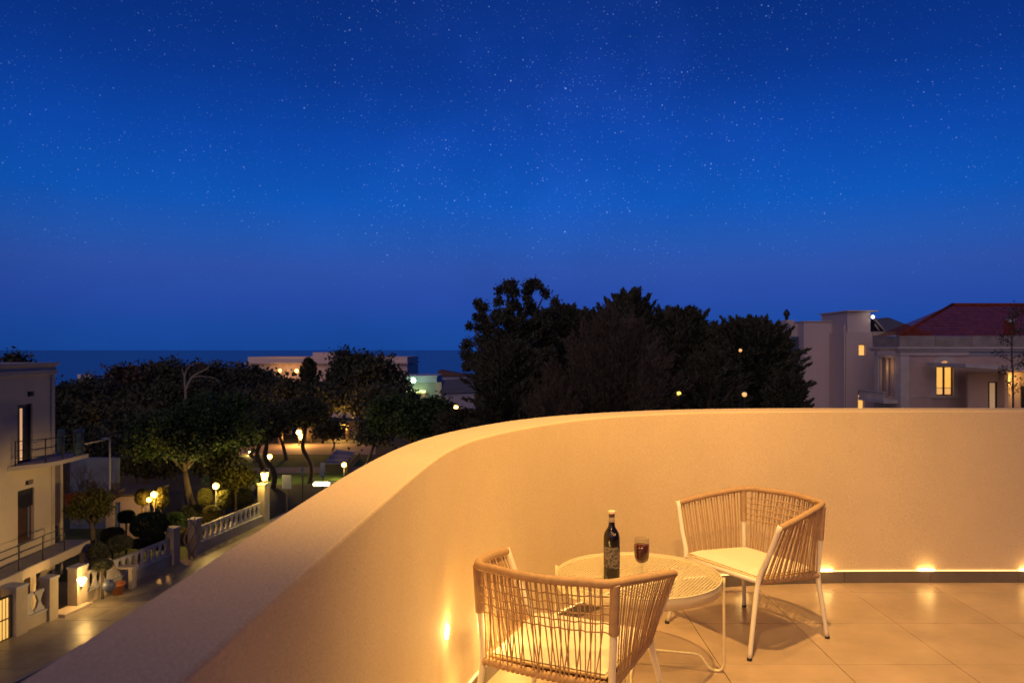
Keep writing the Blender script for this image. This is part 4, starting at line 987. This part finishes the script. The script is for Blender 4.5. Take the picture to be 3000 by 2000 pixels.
for k in range(6):
    f0, f1 = k/6+.01, (k+1)/6-.01
    MB().prism([a.lerp(d2, f0), b_.lerp(c_, f0), b_.lerp(c_, f1), a.lerp(d2, f1)], (0, 0, .08)).build('roof_panel', mat('kiosk_grey', (.32, .32, .40), .6) if k % 2 else mat('kiosk_slate', (.16, .17, .26), .6), t)
wl = b_-Vector((0, 0, .1)); MB().prism([wl, P(1050, 1325, 72), Vector((P(1050, 1325, 72).x, 72, GZ)), Vector((wl.x, 64, GZ))], (.15, 0, 0)).build('side_wall', mat('kiosk_lamplit', (.5, .4, .08), .8), t)  # yellow lamplight on the side put into the wall colour
MB().box(a.x, b_.x, 64.3, 64.4, GZ, a.z-.1).build('front_wall', mat('kiosk_dark', (.06, .06, .06), .7), t)
# plaza back: low arcade wall lit orange
M_arc = mat('plaza_wall_render', (.6, .45, .28), .85, var=.25, vscale=.5)
t = thing('plaza_wall', 'low rendered wall glowing orange behind the plaza', 'wall', (ux(930, 94), 94, ground_z(94)))
wall_openings(MB(), 'y', ux(800, 94), ux(1050, 94), ground_z(94)-.5, GZ+1.5, 94, 94.4, [(ux(v, 94), ux(v+16, 94), GZ-2, GZ+1.3) for v in range(815, 1040, 38)]).build('wall_body', M_arc, t)
for k, u in enumerate((822, 905, 945, 1020)):
    Y = 84+k*1.3; t = thing('stone_bollard', ('first', 'second', 'third', 'fourth')[k]+' pale stone post from the left along the back of the plaza', 'post', (ux(u, Y), Y, GZ), 'stone posts at the plaza')
    MB().lathe([(.3, 0), (.26, 1.2), (.32, 1.3), (.2, 1.55), (.001, 1.6)], (ux(u, Y), Y, GZ), 10).build('post_shaft', M_arc, t)

# ================================================================ hotel and the far roofs
M_hot = mat('hotel_plaster', (.78, .63, .60), .85, var=.05, vscale=.1); M_hotc = mat('hotel_cornice', (.55, .47, .48), .8)
Y = 190; gzh = ground_z(Y)
t = thing('hotel', 'long pink flat roofed hotel by the sea behind the park trees', 'building', (ux(950, Y), Y, gzh))
wall_openings(MB(), 'y', ux(726, Y), ux(1193, Y), gzh, vz(1066, Y), Y, Y+.6, [(ux(u, Y), ux(u+10, Y), vz(1100, Y), vz(1084, Y)) for u in range(740, 1180, 24)]).build('wall', M_hot, t)
MB().box(ux(726, Y), ux(1193, Y), Y+.6, Y+22, gzh, vz(1066, Y)-.2).build('rear_block', M_hot, t)
MB().box(ux(712, Y), ux(1196, Y), Y-1.2, Y+22.5, vz(1066, Y)+.01, vz(1062, Y)).build('cornice', M_hotc, t)
MB().box(ux(726, Y), ux(1193, Y), Y, Y+22, vz(1062, Y)+.01, vz(1045, Y)).build('attic', M_hot, t)
MB().box(ux(907, Y), ux(985, Y), Y+3, Y+16, vz(1045, Y)+.01, vz(1032, Y)).build('roof_block', M_hot, t)
for k in range(22):
    u = 745+k*20; MB().box(ux(u, Y), ux(u+9, Y), Y-.25, Y-.01, vz(1063.5, Y)-.5, vz(1063.5, Y)-.2).build('bracket', M_hotc, t)
for u in range(740, 1180, 24): MB().box(ux(u, Y), ux(u+10, Y), Y+.35, Y+.4, vz(1100, Y), vz(1084, Y)).build('window', M_glassd, t)
for u in (820, 869): 
    p = P(u, 1086, Y-2); l_ = thing('facade_lamp', 'orange lamp on the hotel wall, '+('left' if u == 820 else 'right')+' of the two', 'lamp', tuple(p), 'hotel facade lamps'); MB().ball(tuple(p), .45, 8, 6).build('globe', E_org, l_); lamp('POINT', 'lamp_light', (p.x, p.y-1.5, p.z), 130, ORG, .4, parent=l_)
# low modern pavilion with the green light
Y = 140; gz2 = ground_z(Y); M_pav = mat('pavilion_wall', (.30, .30, .30), .8, var=.1, vscale=.4); M_lil = mat('lilac_render', (.42, .42, .55), .8, var=.08, vscale=.3)
t = thing('pavilion', 'flat roofed pavilion with green glow right of the rounded pine', 'building', (ux(1230, Y), Y, gz2))
MB().box(ux(1183, Y), ux(1293, Y), Y, Y+12, gz2, vz(1120, Y)).build('wall', M_pav, t)
MB().box(ux(1180, Y), ux(1280, Y), Y-.3, Y+11, vz(1120, Y)+.01, vz(1103, Y)).build('roof_band', M_lil, t)
MB().box(ux(1180, Y), ux(1282, Y), Y-.6, Y+11, vz(1103, Y)+.01, vz(1100.5, Y)).build('roof_edge', mat('pale_edge', (.6, .6, .65), .7), t)
MB().box(ux(1278, Y), ux(1294, Y), Y-.5, Y+2, gz2, vz(1119, Y)-.02).build('corner_pier', mat('pier_render', (.5, .38, .32), .8), t)
MB().box(ux(1182, Y), ux(1247, Y), Y-1.2, Y-.1, vz(1149, Y), vz(1143.5, Y), .05).build('light_tube', E_lime, t)
MB().box(ux(1215, Y), ux(1252, Y), Y-.12, Y-.02, vz(1167, Y), vz(1151, Y)).build('pink_panel', mat('pink_panel', (.45, .25, .27), .8), t)
p = P(1210, 1114, Y-3); l_ = thing('street_light', 'round green white lamp in front of the pavilion roof', 'street light', (p.x, p.y, gz2)); MB().ball(tuple(p), .5, 12, 8).build('globe', E_grn, l_); MB().tube([(p.x, p.y, gz2), (p.x, p.y, p.z-.45)], .07, 6).build('pole', M_pole, l_); lamp('POINT', 'lamp_light', (p.x, p.y-1, p.z-1), 350, (.5, 1, .55), .4, parent=l_)
t = thing('white_house', 'pale lilac house with a brown tiled roof by the sea', 'house', (ux(1330, 160), 160, ground_z(160)))
MB().box(ux(1288, 160), ux(1368, 160), 160, 168, ground_z(160), vz(1101, 160)).build('wall', M_lil, t); MB().prism([(ux(1284, 160), 159.5, vz(1101, 160)+.01), (ux(1372, 160), 159.5, vz(1101, 160)+.01), (ux(1284, 160), 159.5, vz(1084, 160))], (0, 9, 0)).build('roof', mat('brown_roof', (.16, .08, .06), .85), t)
t = thing('slate_house', 'grey sloping roofed house in front of the lilac one', 'house', (ux(1345, 120), 120, ground_z(120)))
MB().box(ux(1292, 120), ux(1392, 120), 120, 128, ground_z(120), vz(1152, 120)).build('wall', M_lil, t)
MB().prism([(ux(1288, 120), 119.6, vz(1152, 120)+.01), (ux(1398, 120), 119.6, vz(1148, 120)+.01), (ux(1398, 120), 127, vz(1113, 120)+.01), (ux(1295, 120), 127, vz(1121, 120)+.01)], (0, 0, .2)).build('roof', mat('slate_roof', (.15, .16, .19), .8, var=.15, vscale=.8), t)
for k, (u, v, w_, h) in enumerate(((232, 1104, 9, 10), (248, 1106, 7, 8), (262, 1108, 11, 12))):
    Y = 230; MBb = MB().box(ux(u-w_/2, Y), ux(u+w_/2, Y), Y, Y+5, ground_z(Y), vz(v-h/2, Y)); t = thing('white_house', ('leftmost', 'middle', 'rightmost')[k]+' of the tiny white seaside houses beyond the left trees', 'house', (ux(u, Y), Y, ground_z(Y)), 'tiny white seaside houses'); MBb.build('wall', mat('white_wall', (.8, .78, .8), .7), t); MB().box(ux(u-w_/2, Y)-.1, ux(u+w_/2, Y)+.1, Y-.1, Y+5.1, vz(v-h/2, Y)+.01, vz(v-h/2, Y)+.25).build('roof', mat('white_wall', (.8, .78, .8), .7), t)

# ================================================================ lilac house on the right
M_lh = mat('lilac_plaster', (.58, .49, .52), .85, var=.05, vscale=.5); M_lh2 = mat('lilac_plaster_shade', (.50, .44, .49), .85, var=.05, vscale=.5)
W_lit = light_mat('lit_window_glow', (1, .47, .06), 1.0)
Y = 60; g0 = ground_z(Y)
t = thing('lilac_house', 'modern lilac block house with a stair tower left of the tiled villa', 'building', (ux(2440, Y), Y, g0))
MB().box(ux(2355, Y), ux(2475, Y), Y, Y+8, g0, vz(943, Y)).build('wall', M_lh, t)
MB().box(ux(2353, Y), ux(2476, Y), Y-.1, Y+8.1, vz(943, Y)+.005, vz(940, Y)).build('roof_edge', M_trim, t)
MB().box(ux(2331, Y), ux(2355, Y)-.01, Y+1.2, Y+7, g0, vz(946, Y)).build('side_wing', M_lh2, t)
MB().box(ux(2333, Y), ux(2354, Y), Y+1.05, Y+1.18, vz(1130, Y), vz(985, Y)).build('glazing', mat('blue_glazing', (.06, .10, .18), .15), t)
MB().box(ux(2331, Y), ux(2355, Y), Y+.98, Y+1.04, vz(1046, Y), vz(1042, Y)).build('transom', M_dark, t)
MB().box(ux(2316, Y), ux(2331, Y)-.01, Y+3, Y+8, g0, vz(955, Y)).build('rear_wing', M_lh, t)
MB().box(ux(2332, Y), ux(2354, Y), Y+2, Y+4, vz(946, Y)+.01, vz(934, Y)).build('chimney', M_lh, t)
MB().lathe([(.12, 0), (.16, .3), (.3, .5), (.12, .8), (.001, .9)], (ux(2345, Y), Y+3, vz(934, Y)+.02), 8).build('chimney_cowl', M_iron, t)
Yt = 57
ops = [(ux(2516, Yt), ux(2536, Yt), vz(1040, Yt), vz(1009, Yt)), (ux(2514, Yt), ux(2532, Yt), vz(1196, Yt), vz(1142, Yt))]
wall_openings(MB(), 'y', ux(2478, Yt), ux(2562, Yt), g0, vz(973, Yt), Yt, Yt+.3, ops).build('tower_wall', M_lh, t)
MB().box(ux(2478, Yt), ux(2562, Yt), Yt+.3, Yt+6, g0, vz(973, Yt)).build('tower_body', M_lh, t)
MB().box(ux(2486, Yt), ux(2554, Yt), Yt+.2, Yt+5, vz(973, Yt)+.01, vz(913, Yt)).build('stair_tower', M_lh, t)
MB().box(ux(2481, Yt), ux(2572, Yt), Yt-.1, Yt+5.3, vz(913, Yt)+.005, vz(909, Yt)).build('tower_roof', M_trim, t)
MB().box(ux(2555, Yt), ux(2620, Yt), Yt-.2, Yt+5, vz(984, Yt), vz(972, Yt)).build('ledge', M_trim, t)
for k, o in enumerate(ops):
    wn = MB().box(o[0], o[1], Yt+.18, Yt+.22, o[2], o[3] if k == 0 else vz(1158, Yt)).build('window', W_lit, t)
    fr = MB(); fr.box(o[0], o[0]+.05, Yt+.12, Yt+.178, o[2], o[3]); fr.box(o[1]-.05, o[1], Yt+.12, Yt+.178, o[2], o[3]); fr.box(o[0]+.05, o[1]-.05, Yt+.12, Yt+.178, o[3]-.05, o[3]); fr.build('frame', M_trim, wn)
MB().box(ops[1][0]+.06, ops[1][1]-.06, Yt+.16, Yt+.22, vz(1157.5, Yt), ops[1][3]-.06).build('blind', mat('blind_pink', (.4, .2, .16), .8), t)
MB().tube([(ux(2478, Yt)-.1, Yt-.02, g0), (ux(2478, Yt)-.1, Yt-.02, vz(950, Yt))], .06, 6).build('downpipe', M_trim, t)
p = P(2557, 928, Yt-.3); l_ = thing('roof_lamp', 'small round white lamp on the stair tower of the lilac house', 'lamp', tuple(p)); MB().ball(tuple(p), .11, 10, 6).build('globe', E_wht, l_); MB().tube([p, p+Vector((-.1, .5, 0))], .03, 5).build('bracket', M_pole, l_)
t = thing('solar_heater', 'dark tilted solar water heater on the roof ledge of the lilac house', 'solar heater', (ux(2575, Yt), Yt+1, vz(972, Yt)))
MB().prism([P(2556, 936, Yt+1), P(2590, 970, Yt+1), P(2556, 970, Yt+1)], (0, 1.4, 0)).build('panel', mat('solar_black', (.02, .025, .04), .15), t); MB().tube([P(2562, 934, Yt+.8), P(2594, 971, Yt+.8)], .06, 6).build('strut', M_trim, t); MB().tube([P(2563, 950, Yt+.7), P(2576, 968, Yt+.7)], .05, 6).build('strut', M_trim, t)
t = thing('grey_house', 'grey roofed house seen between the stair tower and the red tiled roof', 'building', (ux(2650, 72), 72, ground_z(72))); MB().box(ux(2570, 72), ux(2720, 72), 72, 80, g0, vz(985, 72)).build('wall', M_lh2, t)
MB().prism([(ux(2566, 72), 71.8, vz(984, 72)), (ux(2725, 72), 71.8, vz(984, 72)), (ux(2725, 72), 80, vz(925, 72)), (ux(2610, 72), 80, vz(938, 72))], (0, 0, .2)).build('roof', mat('slate_roof', (.15, .16, .19), .8, var=.15, vscale=.8), t)

# ================================================================ tiled villa
M_vp = mat('villa_pink', (.52, .40, .38), .85, var=.14, vscale=.7, bump=.2, bscale=6); M_vs = mat('villa_stone', (.54, .50, .50), .8, var=.14, vscale=1.4, bump=.3, bscale=8); M_va = mat('villa_attic', (.30, .27, .26), .85, var=.25, vscale=1.5)
Y = 50; g0 = ground_z(Y); XL = ux(2637, Y); XR = XL+16
v_ = thing('villa', 'old villa with a red tiled hip roof, cornice and one glowing window', 'house', (XL+6, Y+4, g0))
wx0, wx1, wz0, wz1 = ux(2743, Y), ux(2793, Y), vz(1158, Y), vz(1073, Y)
arc = (ux(2757, Y), ux(2780, Y), vz(1069, Y), vz(1053, Y))
wall_openings(MB(), 'y', XL+.56, XR, g0, vz(1041, Y), Y, Y+.4, [(wx0, wx1, wz0, wz1), arc]).build('wall', M_vp, v_)
MB().box(XL, XL+.558, Y-.07, Y+.4, g0, vz(1041, Y)).build('corner_pilaster', M_vs, v_)
MB().box(XL+.3, XR, Y+.4, Y+3.6, g0, vz(1041, Y)-.1).build('inner_block', M_vp, v_)
MB().box(XL-.04, ux(2837, Y), Y-.12, Y+.5, vz(1041, Y)+.002, vz(1029, Y)).build('frieze', mat('frieze_pale', (.56, .5, .5), .8, var=.1, vscale=1), v_)
MB().box(ux(2837, Y)+.002, XR, Y-.06, Y+.5, vz(1041, Y)+.002, vz(1029, Y)).build('frieze', mat('frieze_blue', (.36, .38, .46), .8, var=.1, vscale=1), v_)
MB().box(XL-.2, XR, Y-.25, Y+3.8, vz(1029, Y)+.002, vz(1023, Y), .02).build('cornice', M_vs, v_)
MB().box(XL-.32, XR, Y-.38, Y+3.9, vz(1023, Y)+.002, vz(1016, Y), .03).build('cornice', M_vs, v_)
for k in range(7):
    a = XL-.1+(XR-XL)*k/7; MB().box(a+.01, a+(XR-XL)/7-.01, Y-.12, Y+.3, vz(1016, Y)+.003, vz(984, Y)+random.uniform(-.02, .02)).build('attic_panel', M_va, v_)
MB().box(XL-.10, XL+.2, Y+.302, Y+3.6, vz(1016, Y)+.003, vz(985, Y)).build('attic_panel', M_va, v_)
MB().box(XL+.56, ux(2837, Y), Y-.04, Y-.001, vz(1163, Y), vz(1160, Y)).build('string_course', M_vs, v_)
# window
wn = MB(); wn.box(wx0, wx0+.06, Y+.12, Y+.2, wz0, wz1); wn.box(wx1-.06, wx1, Y+.12, Y+.2, wz0, wz1); wn.box(wx0+.06, wx1-.06, Y+.12, Y+.2, wz1-.06, wz1); wn.box(wx0+.06, wx1-.06, Y+.12, Y+.2, wz0, wz0+.06)
wc = (wx0+wx1)/2; wn.box(wc-.05, wc+.05, Y+.11, Y+.2, wz0+.06, wz1-.06); zb = wz0+(wz1-wz0)*.25
wn.box(wx0+.06, wc-.05, Y+.14, Y+.19, zb, zb+.03); wn.box(wc+.05, wx1-.06, Y+.14, Y+.19, zb, zb+.03)
wn = wn.build('window', M_dark, v_)
for a, b_ in ((wx0+.06, wc-.05), (wc+.05, wx1-.06)):
    MB().box(a, b_, Y+.205, Y+.22, zb+.03, wz1-.06).build('pane', W_lit, wn); MB().box(a, b_, Y+.205, Y+.22, wz0+.06, zb).build('pane', light_mat('lit_window_low', (1, .47, .10), .8), wn)
MB().box(arc[0], arc[1], Y+.2, Y+.25, arc[2], arc[3]).build('fanlight', light_mat('fanlight_glow', (1, .45, .15), .55), v_)
sr = MB(); sr.box(wx0-.3, wx0-.002, Y-.05, Y-.001, wz0-.05, wz1+.05); sr.box(wx1+.002, wx1+.3, Y-.05, Y-.001, wz0-.05, wz1+.05)
pts = []
for k in range(13): a = math.pi*k/12; pts.append((wc+.78*math.cos(a), Y-.05, wz1+.05+.62*math.sin(a)))
inner_ = [(wc+.32*math.cos(math.pi*k/12), Y-.05, wz1+.06+.30*math.sin(math.pi*k/12)) for k in range(12, -1, -1)]
for k in range(12): sr.prism([pts[k], pts[k+1], inner_[12-k-1], inner_[12-k]], (0, .049, 0))
sr.build('window_surround', M_vs, v_); MB().box(wx0-.34, wx1+.34, Y-.12, Y-.001, wz0-.16, wz0-.052).build('sill', M_vs, v_)
# side wall with loggia
oy = [(Y+.7, Y+3.0, vz(1165, Y), vz(1048, Y))]
wall_openings(MB(), 'x', Y+.402, Y+3.6, g0, vz(1041, Y), XL, XL+.298, oy).build('side_wall', M_vs, v_)
MB().box(XL+.32, XL+.34, Y+1.8, Y+2.6, vz(1160, Y), vz(1090, Y)).build('loggia_door', M_dark, v_)
for yy in (Y+.9, Y+1.9, Y+2.8): MB().tube([(XL+.1, yy, vz(1165, Y)), (XL+.1, yy, vz(1048, Y))], .09, 8).build('loggia_column', M_vs, v_)
MB().box(XL-.9, XL-.001, Y+.3, Y+4, vz(1178, Y)-.1, vz(1172, Y)).build('balcony_slab', M_vs, v_)
for k in range(16): MB().box(XL-.86, XL-.80, Y+.4+k*.23, Y+.52+k*.23, vz(1172, Y)+.002, vz(1152, Y)).build('baluster', M_vs, v_)
MB().box(XL-.9, XL-.76, Y+.35, Y+4, vz(1152, Y)+.002, vz(1149, Y)).build('handrail', M_vs, v_)
lamp('POINT', 'loggia_light', (XL-.3, Y+1.4, vz(1075, Y)), 8, ORG, .1, parent=v_)
# hip roof in overlapping tile rows
M_rt = mat('red_roof_tile', (.23, .05, .035), 1.0, spec=.05, var=.35, vscale=2.2, detail=6)
ex0, ez, ey = XL+.15, vz(984, Y)+.03, Y+.32; rx0, rz_, ry_ = ux(2792, 54.5), vz(893, 54.5), 54.5
rows = 20; rf = MB(); rf2 = MB()
for k in range(rows):
    f0, f1 = k/rows, (k+1.25)/rows
    z0, z1_ = ez+(rz_-ez)*f0+.05, ez+(rz_-ez)*min(1, f1)
    ya, yb = ey+(ry_-ey)*f0, ey+(ry_-ey)*min(1, f1); xa, xb = ex0+(rx0-ex0)*f0, ex0+(rx0-ex0)*min(1, f1)
    nn = 60; xr = XR
    for j in range(nn):   # barrel profile
        u0, u1 = j/nn, (j+1)/nn; um = (u0+u1)/2; h = .012
        A = [Vector((xa+(xr-xa)*q_, ya, z0+(h if q_ == um else 0))) for q_ in (u0, um, u1)]; B = [Vector((xb+(xr-xb)*q_, yb, z1_+(h if q_ == um else 0))) for q_ in (u0, um, u1)]
        rf.add(A+B, [(0, 1, 4, 3), (1, 2, 5, 4)])
    rf.add([(xa, ya, z0), (xr, ya, z0), (xr, ya+.02, z0-.07), (xa, ya+.02, z0-.07)], [(3, 2, 1, 0)])
    f1c = min(1, f1); yA0, yA1 = ya, Y+3.7+(ry_-Y-3.7)*f0; yB0, yB1 = yb, Y+3.7+(ry_-Y-3.7)*f1c
    for j in range(20):
        u0, u1 = j/20, (j+1)/20; um = (u0+u1)/2
        A = [Vector((xa, yA0+(yA1-yA0)*q_, z0+(.012 if q_ == um else 0))) for q_ in (u0, um, u1)]; B = [Vector((xb, yB0+(yB1-yB0)*q_, z1_+(.012 if q_ == um else 0))) for q_ in (u0, um, u1)]
        rf2.add(A+B, [(3, 4, 1, 0), (4, 5, 2, 1)])
a = rf.build('roof_tiles', M_rt, v_); a['kind'] = 'stuff'; a = rf2.build('roof_tiles', M_rt, v_); a['kind'] = 'stuff'
MB().tube([(rx0, ry_, rz_+.03), (XR, ry_, rz_+.03)], .11, 6).build('ridge', M_rt, v_); MB().tube([(ex0, ey, ez+.06), (rx0, ry_, rz_+.05)], .10, 6).build('ridge', M_rt, v_)
MB().prism([(XR-.01, ey, ez), (XR-.01, 2*ry_-ey, ez), (XR-.01, ry_, rz_)], (.01, 0, 0)).build('gable', M_vp, v_)
MB().box(ux(2948, 52.3), ux(2966, 52.3), 52, 52.6, vz(985, 52.3), vz(938, 52.3)).build('chimney', mat('chimney_white', (.6, .6, .66), .8), v_)
MB().box(ux(2946, 52.3), ux(2968, 52.3), 51.95, 52.65, vz(938, 52.3)+.002, vz(935, 52.3)).build('chimney_cap', M_vs, v_)
MB().tube([(XL+7.9, Y-.09, g0), (XL+7.9, Y-.09, vz(1029, Y))], .05, 6).build('downpipe', mat('zinc', (.3, .3, .32), .5), v_)
# annex with lit porch, nearer
Ya = 46; x0_, x1_ = ux(2836, Ya), ux(3060, Ya); zc0, zc1 = vz(1084, Ya), vz(1072, Ya)
an = thing('porch_annex', 'low annex with a lit yellow porch at the right edge', 'building', (ux(2930, Ya), Ya+1, g0))
MB().prism([(ux(2800, Ya), Ya-1, vz(1075, Ya)), (x1_, Ya-1, vz(1090, Ya)), (x1_, Ya+3.4, vz(1090, Ya)), (ux(2800, Ya), Ya+3.4, vz(1075, Ya))], (0, 0, .22)).build('canopy', M_vs, an)
Yw = Ya+1.6
wall_openings(MB(), 'y', ux(2836, Yw), ux(3060, Yw), g0, vz(1090, Yw), Yw, Yw+.2, [(ux(2895, Yw), ux(2922, Yw), vz(1215, Yw), vz(1118, Yw))]).build('wall', mat('porch_plaster', (.50, .38, .32), .85), an)
dd_ = MB(); a, b_ = ux(2895, Yw), ux(2922, Yw); dd_.box(a, a+.1, Yw+.03, Yw+.12, vz(1215, Yw), vz(1118, Yw)); dd_.box(b_-.1, b_, Yw+.03, Yw+.12, vz(1215, Yw), vz(1118, Yw)); dd_.box(a+.1, b_-.1, Yw+.03, Yw+.12, vz(1121, Yw), vz(1118, Yw)); dd_ = dd_.build('door', M_dark, an)
MB().box(a+.1, b_-.1, Yw+.08, Yw+.1, vz(1215, Yw), vz(1121, Yw)).build('pane', light_mat('door_glow', (1, .5, .1), .25), dd_)
MB().box(ux(2925, Yw), ux(2936, Yw), Yw-.6, Yw-.002, g0, vz(1090, Yw)).build('porch_pier', mat('porch_plaster', (.50, .38, .32), .85), an)
MB().box(ux(2990, Yw), ux(3010, Yw), Yw-.06, Yw-.002, vz(1215, Yw), vz(1130, Yw)).build('shutter', M_dark, an)
MB().box(ux(2840, Ya), ux(3060, Ya), Ya-3, Yw-.61, vz(1215, Ya)-.2, vz(1215, Ya)).build('porch_floor', M_vs, an)
p = P(2942, 1118, Yw-.3); l_ = thing('porch_lamp', 'bright yellow lamp under the porch canopy', 'wall lamp', tuple(p)); MB().lathe([(.05, -.14), (.13, 0), (.12, .12), (.001, .16)], tuple(p), 10).build('lamp_glass', E_yel, l_); MB().box(p.x-.03, p.x+.03, p.y+.1, Yw-.01, p.z-.03, p.z+.03).build('bracket', M_pole, l_)
lamp('POINT', 'lamp_light', (p.x+.25, p.y-.25, p.z), 75, (1, .55, .12), .1, parent=l_)
# young tree with sparse leaves in front of the porch
Yp = 34; t = thing('young_tree', 'slender young tree with sparse leaves rising before the lit porch', 'tree', (ux(2968, Yp), Yp, GZ)); b = MB()
b.tube(catmull([(ux(2968, Yp), Yp, GZ), P(2968, 1150, Yp), P(2964, 1050, Yp), P(2966, 960, Yp), P(2972, 905, Yp)], 5), [.05*(1-.6*i/20) for i in range(21)], 6, caps=False)
ends = []
for (u0, v0, u1, v1) in ((2967, 1150, 2945, 1120), (2967, 1160, 2990, 1125), (2965, 1060, 2930, 1035), (2965, 1050, 3000, 1030), (2965, 1010, 2940, 985), (2966, 990, 2995, 960), (2966, 960, 2950, 930), (2969, 930, 2990, 905), (2965, 1090, 2925, 1080), (2966, 1075, 2995, 1060)):
    A, B = P(u0, v0, Yp), P(u1, v1, Yp)+Vector((0, random.uniform(-.5, .5), 0)); b.tube([A, A.lerp(B, .5)+Vector((0, 0, .05)), B], [.018, .012, .006], 4, caps=False); ends += [A.lerp(B, f) for f in (.5, .75, 1.0)]
b.build('trunk', M_bark, t); ends += [P(2968, v, Yp) for v in (900, 915, 930, 950, 975)]
e_ = np.array([list(x) for x in ends]); k = rng.integers(0, len(e_), 900); c = e_[k]+rng.normal(size=(900, 3))*.13; leaves('crown', c, rng.normal(size=(900, 3)), .055, .025, M_fol_pine, t, 1)
